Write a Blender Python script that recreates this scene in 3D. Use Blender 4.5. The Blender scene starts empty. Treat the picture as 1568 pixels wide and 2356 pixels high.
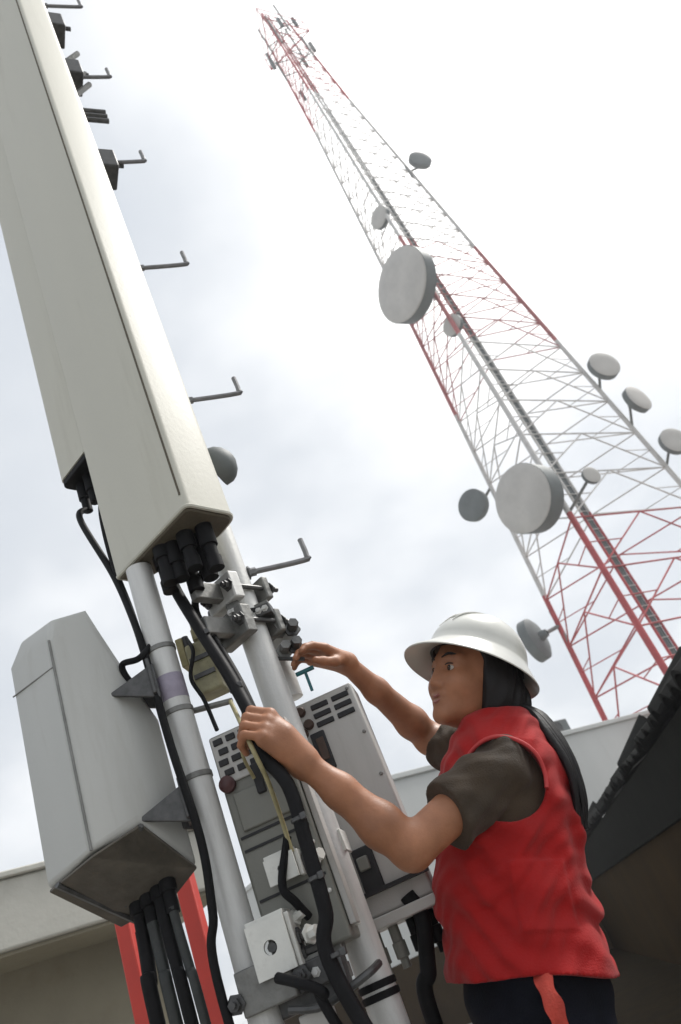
import bpy, math, random
import numpy as np
from mathutils import Vector, Matrix

random.seed(7)
scene = bpy.context.scene
col = scene.collection
R = math.radians

# ------------------------------------------------------------------ camera
F_PX, CXP, CYP = 1832.0, 784.0, 1178.0          # focal length and centre on a 1568 x 2356 sheet
PITCH = R(29.688); SU, CU = 0.41202, 0.91117     # upward pitch, sine / cosine of the roll
CAM = np.array([0.0, 0.0, 1.0])
Fv = np.array([0, math.cos(PITCH), math.sin(PITCH)])
R0 = np.array([1.0, 0, 0]); U0 = np.array([0, -math.sin(PITCH), math.cos(PITCH)])
Xv = CU * R0 - SU * U0; Yv = SU * R0 + CU * U0
cd = bpy.data.cameras.new('camera'); cam = bpy.data.objects.new('camera', cd); col.objects.link(cam)
cd.sensor_fit = 'VERTICAL'; cd.sensor_height = 36.0; cd.lens = 36.0 * F_PX / 2356.0
cd.clip_start = 0.05; cd.clip_end = 3000
cd.dof.use_dof = True; cd.dof.focus_distance = 1.7; cd.dof.aperture_fstop = 6.5
M = Matrix.Identity(4)
for i in range(3):
    M[i][0] = Xv[i]; M[i][1] = Yv[i]; M[i][2] = -Fv[i]; M[i][3] = CAM[i]
cam.matrix_world = M
scene.camera = cam

# ------------------------------------------------------------------ sky and sun
SUN_EL, SUN_AZ = R(50), R(58)      # azimuth clockwise from +Y
sd = np.array([math.cos(SUN_EL) * math.sin(SUN_AZ), math.cos(SUN_EL) * math.cos(SUN_AZ), math.sin(SUN_EL)])
w = bpy.data.worlds.new('World'); scene.world = w; w.use_nodes = True
nt = w.node_tree; nt.nodes.clear()
N = lambda t: nt.nodes.new(t)
LK = lambda a, b: nt.links.new(a, b)
out = N('ShaderNodeOutputWorld'); bg = N('ShaderNodeBackground'); bg.inputs[1].default_value = 1.0
sky = N('ShaderNodeTexSky'); sky.sky_type = 'NISHITA'; sky.sun_disc = False
sky.sun_elevation = SUN_EL; sky.sun_rotation = SUN_AZ
tc = N('ShaderNodeTexCoord'); sep = N('ShaderNodeSeparateXYZ'); LK(tc.outputs['Generated'], sep.inputs[0])
def mth(op, a, b=None, clamp=False):
    n = N('ShaderNodeMath'); n.operation = op; n.use_clamp = clamp
    for i, v in enumerate((a, b)):
        if v is None: continue
        if isinstance(v, (int, float)): n.inputs[i].default_value = v
        else: LK(v, n.inputs[i])
    return n.outputs[0]
zz = mth('ADD', mth('MAXIMUM', sep.outputs[2], 0.0), 0.35)
cmb = N('ShaderNodeCombineXYZ'); LK(mth('DIVIDE', sep.outputs[0], zz), cmb.inputs[0]); LK(mth('DIVIDE', sep.outputs[1], zz), cmb.inputs[1])
cmb.inputs[2].default_value = 6.2
n1 = N('ShaderNodeTexNoise'); n1.inputs['Scale'].default_value = 2.3; n1.inputs['Detail'].default_value = 5; n1.inputs['Roughness'].default_value = 0.45
LK(cmb.outputs[0], n1.inputs['Vector'])
dot = N('ShaderNodeVectorMath'); dot.operation = 'DOT_PRODUCT'; LK(tc.outputs['Generated'], dot.inputs[0]); dot.inputs[1].default_value = tuple(sd)
glow = mth('POWER', mth('MAXIMUM', dot.outputs['Value'], 0.0), 6.5)
val = mth('ADD', mth('MULTIPLY', mth('SUBTRACT', n1.outputs['Fac'], 0.5), 1.5), 0.33)
val = mth('ADD', val, mth('MULTIPLY', glow, 1.0), True)
ramp = N('ShaderNodeValToRGB'); LK(val, ramp.inputs[0])
e = ramp.color_ramp.elements
e[0].position = 0.0; e[0].color = (0.40, 0.435, 0.48, 1)
e[1].position = 1.0; e[1].color = (1.50, 1.48, 1.45, 1)
m1 = e.new(0.38); m1.color = (0.50, 0.525, 0.555, 1)
m2 = e.new(0.62); m2.color = (0.70, 0.71, 0.72, 1)
sc_sky = N('ShaderNodeVectorMath'); sc_sky.operation = 'SCALE'; LK(sky.outputs[0], sc_sky.inputs[0]); sc_sky.inputs['Scale'].default_value = 0.08
mx = N('ShaderNodeMix'); mx.data_type = 'RGBA'; mx.inputs['Factor'].default_value = 0.93
LK(sc_sky.outputs[0], mx.inputs['A']); LK(ramp.outputs[0], mx.inputs['B'])
LK(mx.outputs['Result'], bg.inputs[0]); LK(bg.outputs[0], out.inputs[0])

sl = bpy.data.lights.new('sun', 'SUN'); sl.energy = 2.2; sl.angle = R(14); sl.color = (1, 0.97, 0.92)
so = bpy.data.objects.new('sun', sl); col.objects.link(so)
so.rotation_euler = Vector(sd).to_track_quat('Z', 'Y').to_euler(); so.location = (0, 0, 60)
vs = scene.view_settings; vs.view_transform = 'Standard'; vs.look = 'None'; vs.gamma = 1; vs.exposure = 0.66; vs.use_curve_mapping = False

# ------------------------------------------------------------------ layout helpers (sheet point -> place in the world)
def ray(x, y): return Fv + (x - CXP) / F_PX * Xv - (y - CYP) / F_PX * Yv
def WY(x, y, Y):
    r = ray(x, y); return CAM + r * (Y / r[1])
def proj(p):
    q = np.asarray(p, float) - CAM; z = q @ Fv
    return np.array([CXP + F_PX * (q @ Xv) / z, CYP - F_PX * (q @ Yv) / z, z])
def ZY(X, Y, py, lo=0.0, hi=8.0):               # height on the upright line X, Y that reads at sheet row py
    for _ in range(50):
        m = (lo + hi) / 2
        if proj((X, Y, m))[1] > py: lo = m
        else: hi = m
    return (lo + hi) / 2
V3 = lambda *a: np.array(a, float)
def unit(v): v = np.asarray(v, float); return v / np.linalg.norm(v)
ZUP = V3(0, 0, 1)

# ------------------------------------------------------------------ materials
def material(name, c, rough=0.5, metal=0.0, var=0.12, scale=6.0, bump=0.0, bscale=60.0, dirt=0.0, dirtc=(0.12, 0.10, 0.08), spec=0.5, coat=0.0, streak=False, sheen=0.0):
    m = bpy.data.materials.new(name); m.use_nodes = True
    t = m.node_tree; b = t.nodes['Principled BSDF']
    b.inputs['Roughness'].default_value = rough; b.inputs['Metallic'].default_value = metal
    b.inputs['Specular IOR Level'].default_value = spec
    if coat: b.inputs['Coat Weight'].default_value = coat
    if sheen: b.inputs['Sheen Weight'].default_value = sheen
    co = t.nodes.new('ShaderNodeTexCoord'); mp = t.nodes.new('ShaderNodeMapping'); t.links.new(co.outputs['Object'], mp.inputs[0])
    if streak: mp.inputs['Scale'].default_value = (1, 1, 0.12)
    nz = t.nodes.new('ShaderNodeTexNoise'); nz.inputs['Scale'].default_value = scale; nz.inputs['Detail'].default_value = 6; nz.inputs['Roughness'].default_value = 0.6
    t.links.new(mp.outputs[0], nz.inputs['Vector'])
    cr = t.nodes.new('ShaderNodeValToRGB'); t.links.new(nz.outputs['Fac'], cr.inputs[0])
    cr.color_ramp.elements[0].position = 0.3; cr.color_ramp.elements[1].position = 0.7
    cr.color_ramp.elements[0].color = tuple(max(0, v * (1 - var)) for v in c) + (1,)
    cr.color_ramp.elements[1].color = tuple(min(1, v * (1 + var)) for v in c) + (1,)
    src = cr.outputs[0]
    if dirt:
        nd = t.nodes.new('ShaderNodeTexNoise'); nd.inputs['Scale'].default_value = scale * 2.7; nd.inputs['Detail'].default_value = 8; nd.inputs['Roughness'].default_value = 0.7
        t.links.new(mp.outputs[0], nd.inputs['Vector'])
        rd = t.nodes.new('ShaderNodeMapRange'); rd.inputs['From Min'].default_value = 0.55; rd.inputs['From Max'].default_value = 0.8; rd.inputs['To Max'].default_value = dirt
        t.links.new(nd.outputs['Fac'], rd.inputs['Value'])
        mxr = t.nodes.new('ShaderNodeMix'); mxr.data_type = 'RGBA'; t.links.new(rd.outputs[0], mxr.inputs['Factor'])
        t.links.new(src, mxr.inputs['A']); mxr.inputs['B'].default_value = tuple(dirtc) + (1,)
        src = mxr.outputs['Result']
    t.links.new(src, b.inputs['Base Color'])
    rr = t.nodes.new('ShaderNodeMapRange'); rr.inputs['To Min'].default_value = max(0.02, rough - 0.12); rr.inputs['To Max'].default_value = min(1, rough + 0.12)
    t.links.new(nz.outputs['Fac'], rr.inputs['Value']); t.links.new(rr.outputs[0], b.inputs['Roughness'])
    if bump:
        nb = t.nodes.new('ShaderNodeTexNoise'); nb.inputs['Scale'].default_value = bscale; nb.inputs['Detail'].default_value = 5
        t.links.new(co.outputs['Object'], nb.inputs['Vector'])
        bp = t.nodes.new('ShaderNodeBump'); bp.inputs['Strength'].default_value = bump; bp.inputs['Distance'].default_value = 0.01
        t.links.new(nb.outputs['Fac'], bp.inputs['Height']); t.links.new(bp.outputs[0], b.inputs['Normal'])
    return m
MT = {
 'radome': material('radome_paint', (0.53, 0.52, 0.45), 0.5, var=0.05, scale=3, dirt=0.45, dirtc=(0.33, 0.31, 0.25), streak=True, bump=0.05, bscale=90),
 'radome2': material('grey_radome_paint', (0.47, 0.475, 0.455), 0.55, var=0.05, scale=4, dirt=0.5, dirtc=(0.3, 0.29, 0.25), streak=True, bump=0.05, bscale=90),
 'cap': material('brown_end_cap', (0.095, 0.08, 0.055), 0.7, var=0.2, scale=20, dirt=0.5, dirtc=(0.06, 0.05, 0.035), bump=0.3),
 'dark_plate': material('dark_plate', (0.085, 0.075, 0.06), 0.65, var=0.3, scale=18, dirt=0.4, dirtc=(0.17, 0.13, 0.08), bump=0.2),
 'galv': material('galvanised_steel', (0.58, 0.58, 0.565), 0.5, 0.25, var=0.16, scale=22, dirt=0.3, dirtc=(0.25, 0.24, 0.22), bump=0.1, bscale=120, streak=True),
 'galv_dark': material('weathered_bracket_steel', (0.20, 0.20, 0.19), 0.5, 0.5, var=0.25, scale=30, dirt=0.5, bump=0.2),
 'white_steel': material('white_bracket_paint', (0.68, 0.68, 0.64), 0.5, var=0.08, scale=20, dirt=0.35, dirtc=(0.3, 0.28, 0.24), bump=0.1),
 'bolt': material('dark_bolt_steel', (0.09, 0.09, 0.09), 0.45, 0.6, var=0.3, scale=60),
 'step': material('step_bolt_steel', (0.22, 0.22, 0.225), 0.5, 0.5, var=0.2, scale=50),
 'rubber': material('black_cable_rubber', (0.009, 0.009, 0.010), 0.58, var=0.3, scale=30, dirt=0.2, dirtc=(0.05, 0.046, 0.04), spec=0.14),
 'rubber_grey': material('grey_cable_rubber', (0.025, 0.028, 0.027), 0.6, var=0.3, scale=30, dirt=0.3, dirtc=(0.12, 0.11, 0.1)),
 'yellow': material('yellow_green_wire', (0.34, 0.30, 0.16), 0.5, var=0.25, scale=40),
 'olive': material('olive_filter_paint', (0.30, 0.28, 0.17), 0.55, var=0.3, scale=30, dirt=0.5, dirtc=(0.08, 0.07, 0.04)),
 'purple': material('violet_tape', (0.30, 0.27, 0.34), 0.5, var=0.15, scale=40),
 'unit': material('unit_grey_paint', (0.44, 0.43, 0.41), 0.45, 0.1, var=0.06, scale=9, dirt=0.3, dirtc=(0.25, 0.23, 0.2), streak=True, bump=0.06, bscale=200),
 'unit_dark': material('unit_grey_paint_shaded', (0.19, 0.19, 0.168), 0.5, 0.1, var=0.1, scale=9, dirt=0.4, dirtc=(0.12, 0.11, 0.09), streak=True, bump=0.06, bscale=200),  # darker unit grey; shade on the front between the poles is in the colour
 'slot': material('black_vent', (0.012, 0.012, 0.014), 0.6, var=0.3, scale=40),
 'slot_brown': material('brown_port', (0.06, 0.035, 0.025), 0.6, var=0.3, scale=40),
 'maroon': material('maroon_plug', (0.07, 0.025, 0.026), 0.5, var=0.25, scale=40),
 'red_paint': material('red_tower_paint', (0.44, 0.06, 0.065), 0.55, var=0.2, scale=3, dirt=0.4, dirtc=(0.20, 0.06, 0.05)),
 'faded_red': material('faded_red_tower_paint', (0.40, 0.12, 0.12), 0.6, var=0.25, scale=3, dirt=0.5, dirtc=(0.42, 0.3, 0.28)),
 'white_paint': material('white_tower_paint', (0.58, 0.56, 0.54), 0.55, var=0.12, scale=3, dirt=0.6, dirtc=(0.25, 0.2, 0.17)),
 'red_post': material('red_post_paint', (0.55, 0.045, 0.03), 0.5, var=0.12, scale=5, dirt=0.3, dirtc=(0.25, 0.05, 0.04), bump=0.05),
 'dish': material('dish_cover', (0.50, 0.48, 0.45), 0.6, var=0.1, scale=1.5, dirt=0.35, dirtc=(0.3, 0.27, 0.23)),
 'dish_dark': material('dish_shroud', (0.13, 0.145, 0.145), 0.6, var=0.15, scale=2, dirt=0.3),
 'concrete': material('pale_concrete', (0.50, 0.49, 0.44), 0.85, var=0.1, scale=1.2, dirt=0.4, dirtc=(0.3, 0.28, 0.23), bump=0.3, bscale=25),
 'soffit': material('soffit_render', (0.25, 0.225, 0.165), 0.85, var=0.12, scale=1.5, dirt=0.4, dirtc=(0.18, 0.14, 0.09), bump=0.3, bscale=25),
 'render': material('white_render', (0.60, 0.61, 0.59), 0.85, var=0.06, scale=0.7, dirt=0.3, dirtc=(0.4, 0.39, 0.36), bump=0.2, bscale=15, streak=True),
 'glass': material('window_glass', (0.05, 0.075, 0.08), 0.12, var=0.1, scale=2, spec=0.8),
 'yard': material('concrete_yard', (0.24, 0.23, 0.21), 0.9, var=0.15, scale=0.35, dirt=0.5, dirtc=(0.15, 0.14, 0.12), bump=0.3, bscale=12),
 'tile': material('dark_roof_tile', (0.018, 0.018, 0.017), 0.95, spec=0.05, var=0.3, scale=4, dirt=0.4, dirtc=(0.03, 0.033, 0.027), bump=0.4, bscale=20),
 'board': material('dark_boards', (0.013, 0.013, 0.011), 0.95, spec=0.05, var=0.25, scale=3, bump=0.2, bscale=20),
 'brown_wall': material('brown_wall', (0.040, 0.025, 0.011), 0.95, spec=0.05, var=0.2, scale=1.5, dirt=0.3, dirtc=(0.03, 0.025, 0.02), bump=0.2, bscale=20),
 'earth': material('dark_earth', (0.026, 0.018, 0.009), 0.95, spec=0.05, var=0.3, scale=3, bump=0.6, bscale=14, dirt=0.3, dirtc=(0.02, 0.016, 0.01)),
 'skin': material('skin', (0.33, 0.142, 0.072), 0.5, var=0.2, scale=18, dirt=0.4, dirtc=(0.28, 0.095, 0.05), bump=0.07, bscale=260, spec=0.45),
 'lip': material('lip_skin', (0.27, 0.085, 0.065), 0.45, var=0.1, scale=60),
 'nail': material('finger_nail', (0.45, 0.26, 0.19), 0.35, var=0.05, scale=60),
 'hair': material('dark_hair', (0.010, 0.009, 0.010), 0.55, var=0.4, scale=25, bump=0.10, bscale=200, streak=True, spec=0.3),
 'eye': material('shaded_eye_white', (0.38, 0.34, 0.30), 0.25, var=0.05, scale=60),  # white dulled in colour for the shade under the hat brim
 'iris': material('dark_iris', (0.012, 0.008, 0.006), 0.15, var=0.2, scale=60),
 'vest': material('red_vest_cloth', (0.34, 0.008, 0.008), 0.8, var=0.12, scale=9, bump=0.25, bscale=300, sheen=0.08, spec=0.25),
 'edge_highlight': material('vest_edge_highlight', (0.46, 0.035, 0.035), 0.6, var=0.15, scale=30),  # vest red, lightened as a painted highlight
 'yoke': material('black_mesh_cloth', (0.014, 0.013, 0.016), 0.8, var=0.4, scale=20, bump=0.4, bscale=300),
 'shirt': material('dark_olive_shirt', (0.050, 0.033, 0.019), 0.85, var=0.35, scale=10, bump=0.3, bscale=300, sheen=0.05),
 'jeans': material('dark_navy_trousers', (0.008, 0.009, 0.014), 0.9, spec=0.1, var=0.4, scale=12, bump=0.4, bscale=300),
 'boot': material('black_boot_leather', (0.015, 0.014, 0.013), 0.5, var=0.3, scale=20),
 'rag': material('orange_red_rag', (0.5, 0.06, 0.04), 0.85, var=0.25, scale=25, bump=0.4, bscale=200),
 'hat': material('white_hard_hat_plastic', (0.58, 0.58, 0.54), 0.32, var=0.04, scale=14, dirt=0.3, dirtc=(0.45, 0.43, 0.38), spec=0.5, coat=0.15),
 'teal': material('teal_tool_handle', (0.02, 0.13, 0.15), 0.4, var=0.15, scale=60),
}

# ------------------------------------------------------------------ mesh helpers
class MB:
    def __init__(s): s.v = []; s.f = []
    def add(s, vs, fs):
        o = len(s.v); s.v += [tuple(map(float, p)) for p in vs]; s.f += [tuple(i + o for i in f) for f in fs]; return s
    def box(s, c, h, ax=None):
        ax = ax or (V3(1, 0, 0), V3(0, 1, 0), V3(0, 0, 1)); c = np.asarray(c, float)
        vs = [c + ax[0] * h[0] * i + ax[1] * h[1] * j + ax[2] * h[2] * k for k in (-1, 1) for j in (-1, 1) for i in (-1, 1)]
        return s.add(vs, [(0, 2, 3, 1), (4, 5, 7, 6), (0, 1, 5, 4), (2, 6, 7, 3), (0, 4, 6, 2), (1, 3, 7, 5)])
    def tube(s, pts, r, n=10, caps=True):
        pts = [np.asarray(p, float) for p in pts]; rs = r if hasattr(r, '__len__') else [r] * len(pts)
        t0 = unit(pts[1] - pts[0]); a = unit(np.cross(t0, V3(0.31, 0.52, 0.79) if abs(t0[2]) < 0.9 else V3(1, 0.1, 0)))
        vs = []
        for i, p in enumerate(pts):
            t = unit(pts[min(i + 1, len(pts) - 1)] - pts[max(i - 1, 0)])
            a = unit(a - t * (a @ t)); b = np.cross(t, a)
            for k in range(n):
                g = 2 * math.pi * k / n; vs.append(p + rs[i] * (math.cos(g) * a + math.sin(g) * b))
        fs = [(i * n + k, i * n + (k + 1) % n, (i + 1) * n + (k + 1) % n, (i + 1) * n + k) for i in range(len(pts) - 1) for k in range(n)]
        if caps: fs += [tuple(range(n))[::-1], tuple((len(pts) - 1) * n + k for k in range(n))]
        return s.add(vs, fs)
    def lathe(s, base, axis, prof, n=28):           # prof: (distance along axis, radius)
        axis = unit(axis); a = unit(np.cross(axis, V3(0.2, 0.3, 0.93) if abs(axis[2]) < 0.9 else V3(1, 0.1, 0))); b = np.cross(axis, a)
        vs = [np.asarray(base) + axis * h + r * (math.cos(2 * math.pi * k / n) * a + math.sin(2 * math.pi * k / n) * b) for h, r in prof for k in range(n)]
        fs = [(i * n + k, i * n + (k + 1) % n, (i + 1) * n + (k + 1) % n, (i + 1) * n + k) for i in range(len(prof) - 1) for k in range(n)]
        fs += [tuple(range(n))[::-1], tuple((len(prof) - 1) * n + k for k in range(n))]
        return s.add(vs, fs)
    def prism(s, low, high):
        n = len(low); vs = list(low) + list(high)
        fs = [tuple(range(n))[::-1], tuple(range(n, 2 * n))] + [(k, (k + 1) % n, n + (k + 1) % n, n + k) for k in range(n)]
        return s.add(vs, fs)

def world_off(o):
    p = np.zeros(3)
    while o is not None: p = p + np.array(o.location); o = o.parent
    return p
def fix_normals(me):
    import bmesh
    bm = bmesh.new(); bm.from_mesh(me); bmesh.ops.recalc_face_normals(bm, faces=bm.faces); bm.to_mesh(me); bm.free()
def build(name, mb, mat, parent=None, bevel=0.0, smooth=True, label=None, seg=2, angle=40):
    v = np.array(mb.v)
    if parent is None: org = V3((v[:, 0].min() + v[:, 0].max()) / 2, (v[:, 1].min() + v[:, 1].max()) / 2, v[:, 2].min())
    else: org = world_off(parent)
    me = bpy.data.meshes.new(name); me.from_pydata([tuple(p) for p in v - org], [], mb.f); fix_normals(me)
    me.materials.append(MT[mat] if isinstance(mat, str) else mat)
    if smooth:
        me.shade_smooth()
        me.set_sharp_from_angle(angle=R(angle))
    o = bpy.data.objects.new(name, me); col.objects.link(o)
    if parent is None: o.location = org
    else: o.parent = parent
    if bevel:
        b = o.modifiers.new('bevel', 'BEVEL'); b.width = bevel; b.segments = seg; b.limit_method = 'ANGLE'; b.angle_limit = R(35); b.harden_normals = False
    if label: o['label'] = label
    return o
def tag(o, label=None, cat=None, group=None, kind=None):
    for k, v in (('label', label), ('category', cat), ('group', group), ('kind', kind)):
        if v: o[k] = v
    return o
def thing(name, loc, label, cat, group=None):
    o = bpy.data.objects.new(name, None); col.objects.link(o); o.location = tuple(loc); o.empty_display_size = 0.1
    return tag(o, label, cat, group)
def spline(pts, n=8):
    p = [np.asarray(q, float) for q in pts]; p = [2 * p[0] - p[1]] + p + [2 * p[-1] - p[-2]]; res = []
    for i in range(1, len(p) - 2):
        for k in range(n):
            t = k / n
            res.append(0.5 * (2 * p[i] + (p[i + 1] - p[i - 1]) * t + (2 * p[i - 1] - 5 * p[i] + 4 * p[i + 1] - p[i + 2]) * t * t + (3 * p[i] - p[i - 1] - 3 * p[i + 1] + p[i + 2]) * t ** 3))
    return res + [p[-2]]
def bolt(mb, c, axis, r=0.008, h=0.012):
    axis = unit(axis); mb.lathe(c, axis, [(0, r * 1.6), (h * 0.2, r * 1.6), (h * 0.22, r), (h, r)], 6); return mb

# ================================================================== the setting
g = MB(); n = 48
g.add([(150 * math.cos(2 * math.pi * k / n), 150 * math.sin(2 * math.pi * k / n), 0) for k in range(n)], [tuple(range(n))])
tag(build('ground', g, 'yard', smooth=False), kind='structure')

so_ = MB(); rr_ = random.Random(3); lft = [(0.12 + rr_.uniform(-.03, .03), y) for y in np.linspace(2.2, 19.2, 30)]
so_.prism([V3(x, y, 0.001) for x, y in lft] + [V3(1.85, 19.2, .001), V3(1.85, 2.2, .001)], [V3(x, y, 0.02) for x, y in lft] + [V3(1.85, 19.2, .02), V3(1.85, 2.2, .02)])
tag(build('earth_path', so_, 'earth', smooth=False), kind='structure')
# ---- buildings share one direction
AZ = R(48); E1 = V3(math.sin(AZ), math.cos(AZ), 0); NB = V3(math.cos(AZ), -math.sin(AZ), 0)   # along, towards camera
def on_line(Q, px):                                     # run along E1 from Q until sheet column px
    lo, hi = -40.0, 60.0
    for _ in range(60):
        m = (lo + hi) / 2; p = Q + E1 * m
        if (p - CAM) @ Fv < 0.3 or proj(p)[0] < px: lo = m
        else: hi = m
    return (lo + hi) / 2
# left: low concrete building with a deep roof slab
Q = WY(0, 2192, 6.0); s1 = on_line(Q, 540); s0 = -7.0
top = WY(0, 2020, 6.0)[2]
lb = thing('concrete_building', (Q[0], Q[1], 0), 'low concrete building with deep pale roof slab over a shaded tan wall, bottom left corner', 'building')
def slab(mb, a, b, n0, n1, z0, z1):
    P = [Q + E1 * a + NB * n0, Q + E1 * b + NB * n0, Q + E1 * b + NB * n1, Q + E1 * a + NB * n1]
    return mb.prism([V3(p[0], p[1], z0) for p in P], [V3(p[0], p[1], z1) for p in P])
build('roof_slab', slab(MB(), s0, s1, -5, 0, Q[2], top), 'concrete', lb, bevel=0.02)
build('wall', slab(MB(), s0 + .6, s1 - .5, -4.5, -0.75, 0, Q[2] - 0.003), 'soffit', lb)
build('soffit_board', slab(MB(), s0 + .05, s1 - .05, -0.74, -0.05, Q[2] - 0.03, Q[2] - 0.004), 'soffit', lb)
build('coping', slab(MB(), s0, s1, -0.25, 0.04, top + 0.002, top + 0.05), 'concrete', lb, bevel=0.01)
# middle: white rendered building
Q = WY(1270, 1690, 20.0); a0 = on_line(Q, 880); a1 = on_line(Q, 1515); zt = Q[2]
wb = thing('white_building', (Q[0], Q[1], 0), 'pale flat-roofed building behind the worker, below the lattice tower', 'building')
build('wall', slab(MB(), a0, a1, -8, 0, 0, zt - 0.12), 'render', wb)
build('plinth', slab(MB(), a0 - .03, a1 + .03, -8.03, 0.03, 0, 1.30), 'brown_wall', wb)
build('parapet', slab(MB(), a0 - .05, a1 + .05, -8.05, 0.06, zt - 0.118, zt), 'render', wb, bevel=0.02)
for (px0, px1) in ((1322, 1362),):
    b0, b1 = on_line(V3(Q[0], Q[1], 2.2), px0), on_line(V3(Q[0], Q[1], 2.2), px1)
    fr = MB(); slab(fr, b0 - .06, b1 + .06, 0.002, 0.05, 1.72, 1.78); slab(fr, b0 - .06, b1 + .06, 0.002, 0.05, 2.3, 2.36)
    slab(fr, b0 - .06, b0, 0.002, 0.05, 1.781, 2.299); slab(fr, b1, b1 + .06, 0.002, 0.05, 1.781, 2.299); slab(fr, (b0 + b1) / 2 - .025, (b0 + b1) / 2 + .025, 0.002, 0.045, 1.781, 2.299)
    wf = build('window', fr, 'galv_dark', wb)
    build('pane', slab(MB(), b0, (b0 + b1) / 2 - .026, 0.003, 0.02, 1.781, 2.299), 'glass', wf)
    build('pane', slab(MB(), (b0 + b1) / 2 + .026, b1, 0.003, 0.02, 1.781, 2.299), 'glass', wf)
# a cooling unit on its roof
u0 = on_line(Q, 1292); u1 = on_line(Q, 1345)
ac = thing('cooling_unit', Q + E1 * (u0 + u1) / 2 + NB * -0.7, 'small grey cooling unit on the roof edge of the pale building', 'cooling unit')
build('casing', slab(MB(), u0, u1, -1.0, -0.4, zt + 0.06, zt + 0.42), 'dish_dark', ac, bevel=0.03)
f = MB()
for s in (u0 + .1, u1 - .1): slab(f, s - .04, s + .04, -0.95, -0.45, zt + 0.001, zt + 0.059)
build('feet', f, 'galv_dark', ac)
fn = MB(); cpt = Q + E1 * (u0 + u1) / 2 + NB * -0.399; fn.lathe(V3(cpt[0], cpt[1], zt + .24), NB, [(0, .15), (.02, .15), (.02, .13), (.01, .12)], 24)
build('fan_grille', fn, 'bolt', ac)

# right: dark shed, its tiled eave running away from the camera
SX, SZ = 1.32, 1.73
sh = thing('dark_shed', (SX + 2, 10.8, 0), 'dark shed with ragged tile eave and brown wall, right edge', 'shed')
build('wall', MB().box((SX + 2.3, 10.8, 0.61), (2.22, 8.2, 0.61)), 'brown_wall', sh)
build('upper_wall', MB().box((SX + 2.3, 10.8, 1.465), (2.26, 8.25, 0.24)), 'board', sh)
rf = MB(); rf.prism([V3(SX + .06, 2.5, SZ - .05), V3(SX + .06, 19.1, SZ - .05), V3(SX + 4.6, 19.1, SZ + 1.75), V3(SX + 4.6, 2.5, SZ + 1.75)],
                    [V3(SX + .06, 2.5, SZ - .02), V3(SX + .06, 19.1, SZ - .02), V3(SX + 4.6, 19.1, SZ + 1.79), V3(SX + 4.6, 2.5, SZ + 1.79)])
roof = build('roof', rf, 'board', sh)
tl = MB(); ang = math.atan2(1.8, 4.54)
for i in range(7):                                       # one curved pantile: arched cross-section
    pass
nseg = 6; low = []; 
ca, sa = math.cos(ang), math.sin(ang)
ringA, ringB = [], []
for lift, ring in ((0.0, 'lo'), (0.02, 'hi')):
    for yy in range(nseg + 1):
        t = yy / nseg; y = (t - .5) * 0.21; z = 0.045 * math.sin(math.pi * t) + lift
        for xx in (0.0, 0.42): tl.v.append((xx * ca - z * sa, y, xx * sa + z * ca))
k = (nseg + 1) * 2
for j in range(nseg):
    a = 2 * j; tl.f += [(a, a + 2, a + 3, a + 1), (k + a, k + a + 1, k + a + 3, k + a + 2), (a, k + a, k + a + 2, a + 2), (a + 1, a + 3, k + a + 3, k + a + 1)]
tl.f += [(0, 1, k + 1, k), (2 * nseg, k + 2 * nseg, k + 2 * nseg + 1, 2 * nseg + 1)]
tm = bpy.data.meshes.new('roof_tile'); tm.from_pydata(tl.v, [], tl.f); fix_normals(tm); tm.materials.append(MT['tile'])
for row in range(2):
    for i in range(80 if row == 0 else 50):
        y = 2.6 + i * 0.205
        o = bpy.data.objects.new('roof_tile', tm); col.objects.link(o); o.parent = roof
        x = SX + row * 0.36 * ca + random.uniform(-.05, .03); z = SZ - 0.01 + row * (0.36 * sa + .015) + random.uniform(-.012, .02)
        off = world_off(sh); o.location = (x - off[0], y - off[1], z - off[2]); o.rotation_euler = (random.uniform(-.06, .06), random.uniform(-.08, .08), random.uniform(-.05, .05))
        o.scale = (1, 1, random.uniform(.8, 1.7))

# ================================================================== lattice tower
TX, TYY, TROT, TR0, TR1, TH = 7.521, 25.0, -1.981, 4.376, 0.451, 44.9
def leg_pt(k, z):
    a = TROT + k * 2 * math.pi / 3; r = TR0 + (TR1 - TR0) * z / TH
    if z > 33: r += 0.42 * (z - 33) / (TH - 33)          # the top section hardly tapers
    return V3(TX + r * math.cos(a), TYY + r * math.sin(a), z)
def leg_at(k, py):
    lo, hi = 0.0, TH
    for _ in range(50):
        m = (lo + hi) / 2
        if proj(leg_pt(k, m))[1] > py: lo = m
        else: hi = m
    return leg_pt(k, lo)
bands = [(0, 10.2, 'red_paint'), (10.2, 18.4, 'white_paint'), (18.4, 24.4, 'faded_red'), (24.4, 36.6, 'white_paint'), (36.6, TH, 'red_paint')]
def band(z): return next(m for a, b, m in bands if a <= z < b or (z >= b and b == TH))
tw = thing('lattice_tower', (TX, TYY, 0), 'tall three-legged lattice mast with red and white painted sections', 'tower')
levels = [0.0]; stp = 3.0
while levels[-1] < TH - 1.0:
    z = levels[-1]; h = max(1.15, 0.50 * (TR0 + (TR1 - TR0) * z / TH)); levels.append(min(z + h, TH))
levels[-1] = TH
for k in range(3):
    for a, b, m in bands:
        build('leg', MB().tube([leg_pt(k, a), leg_pt(k, b)], [0.105 - 0.055 * a / TH, 0.105 - 0.055 * b / TH], 10), m, tw)
    fl = MB()
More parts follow.
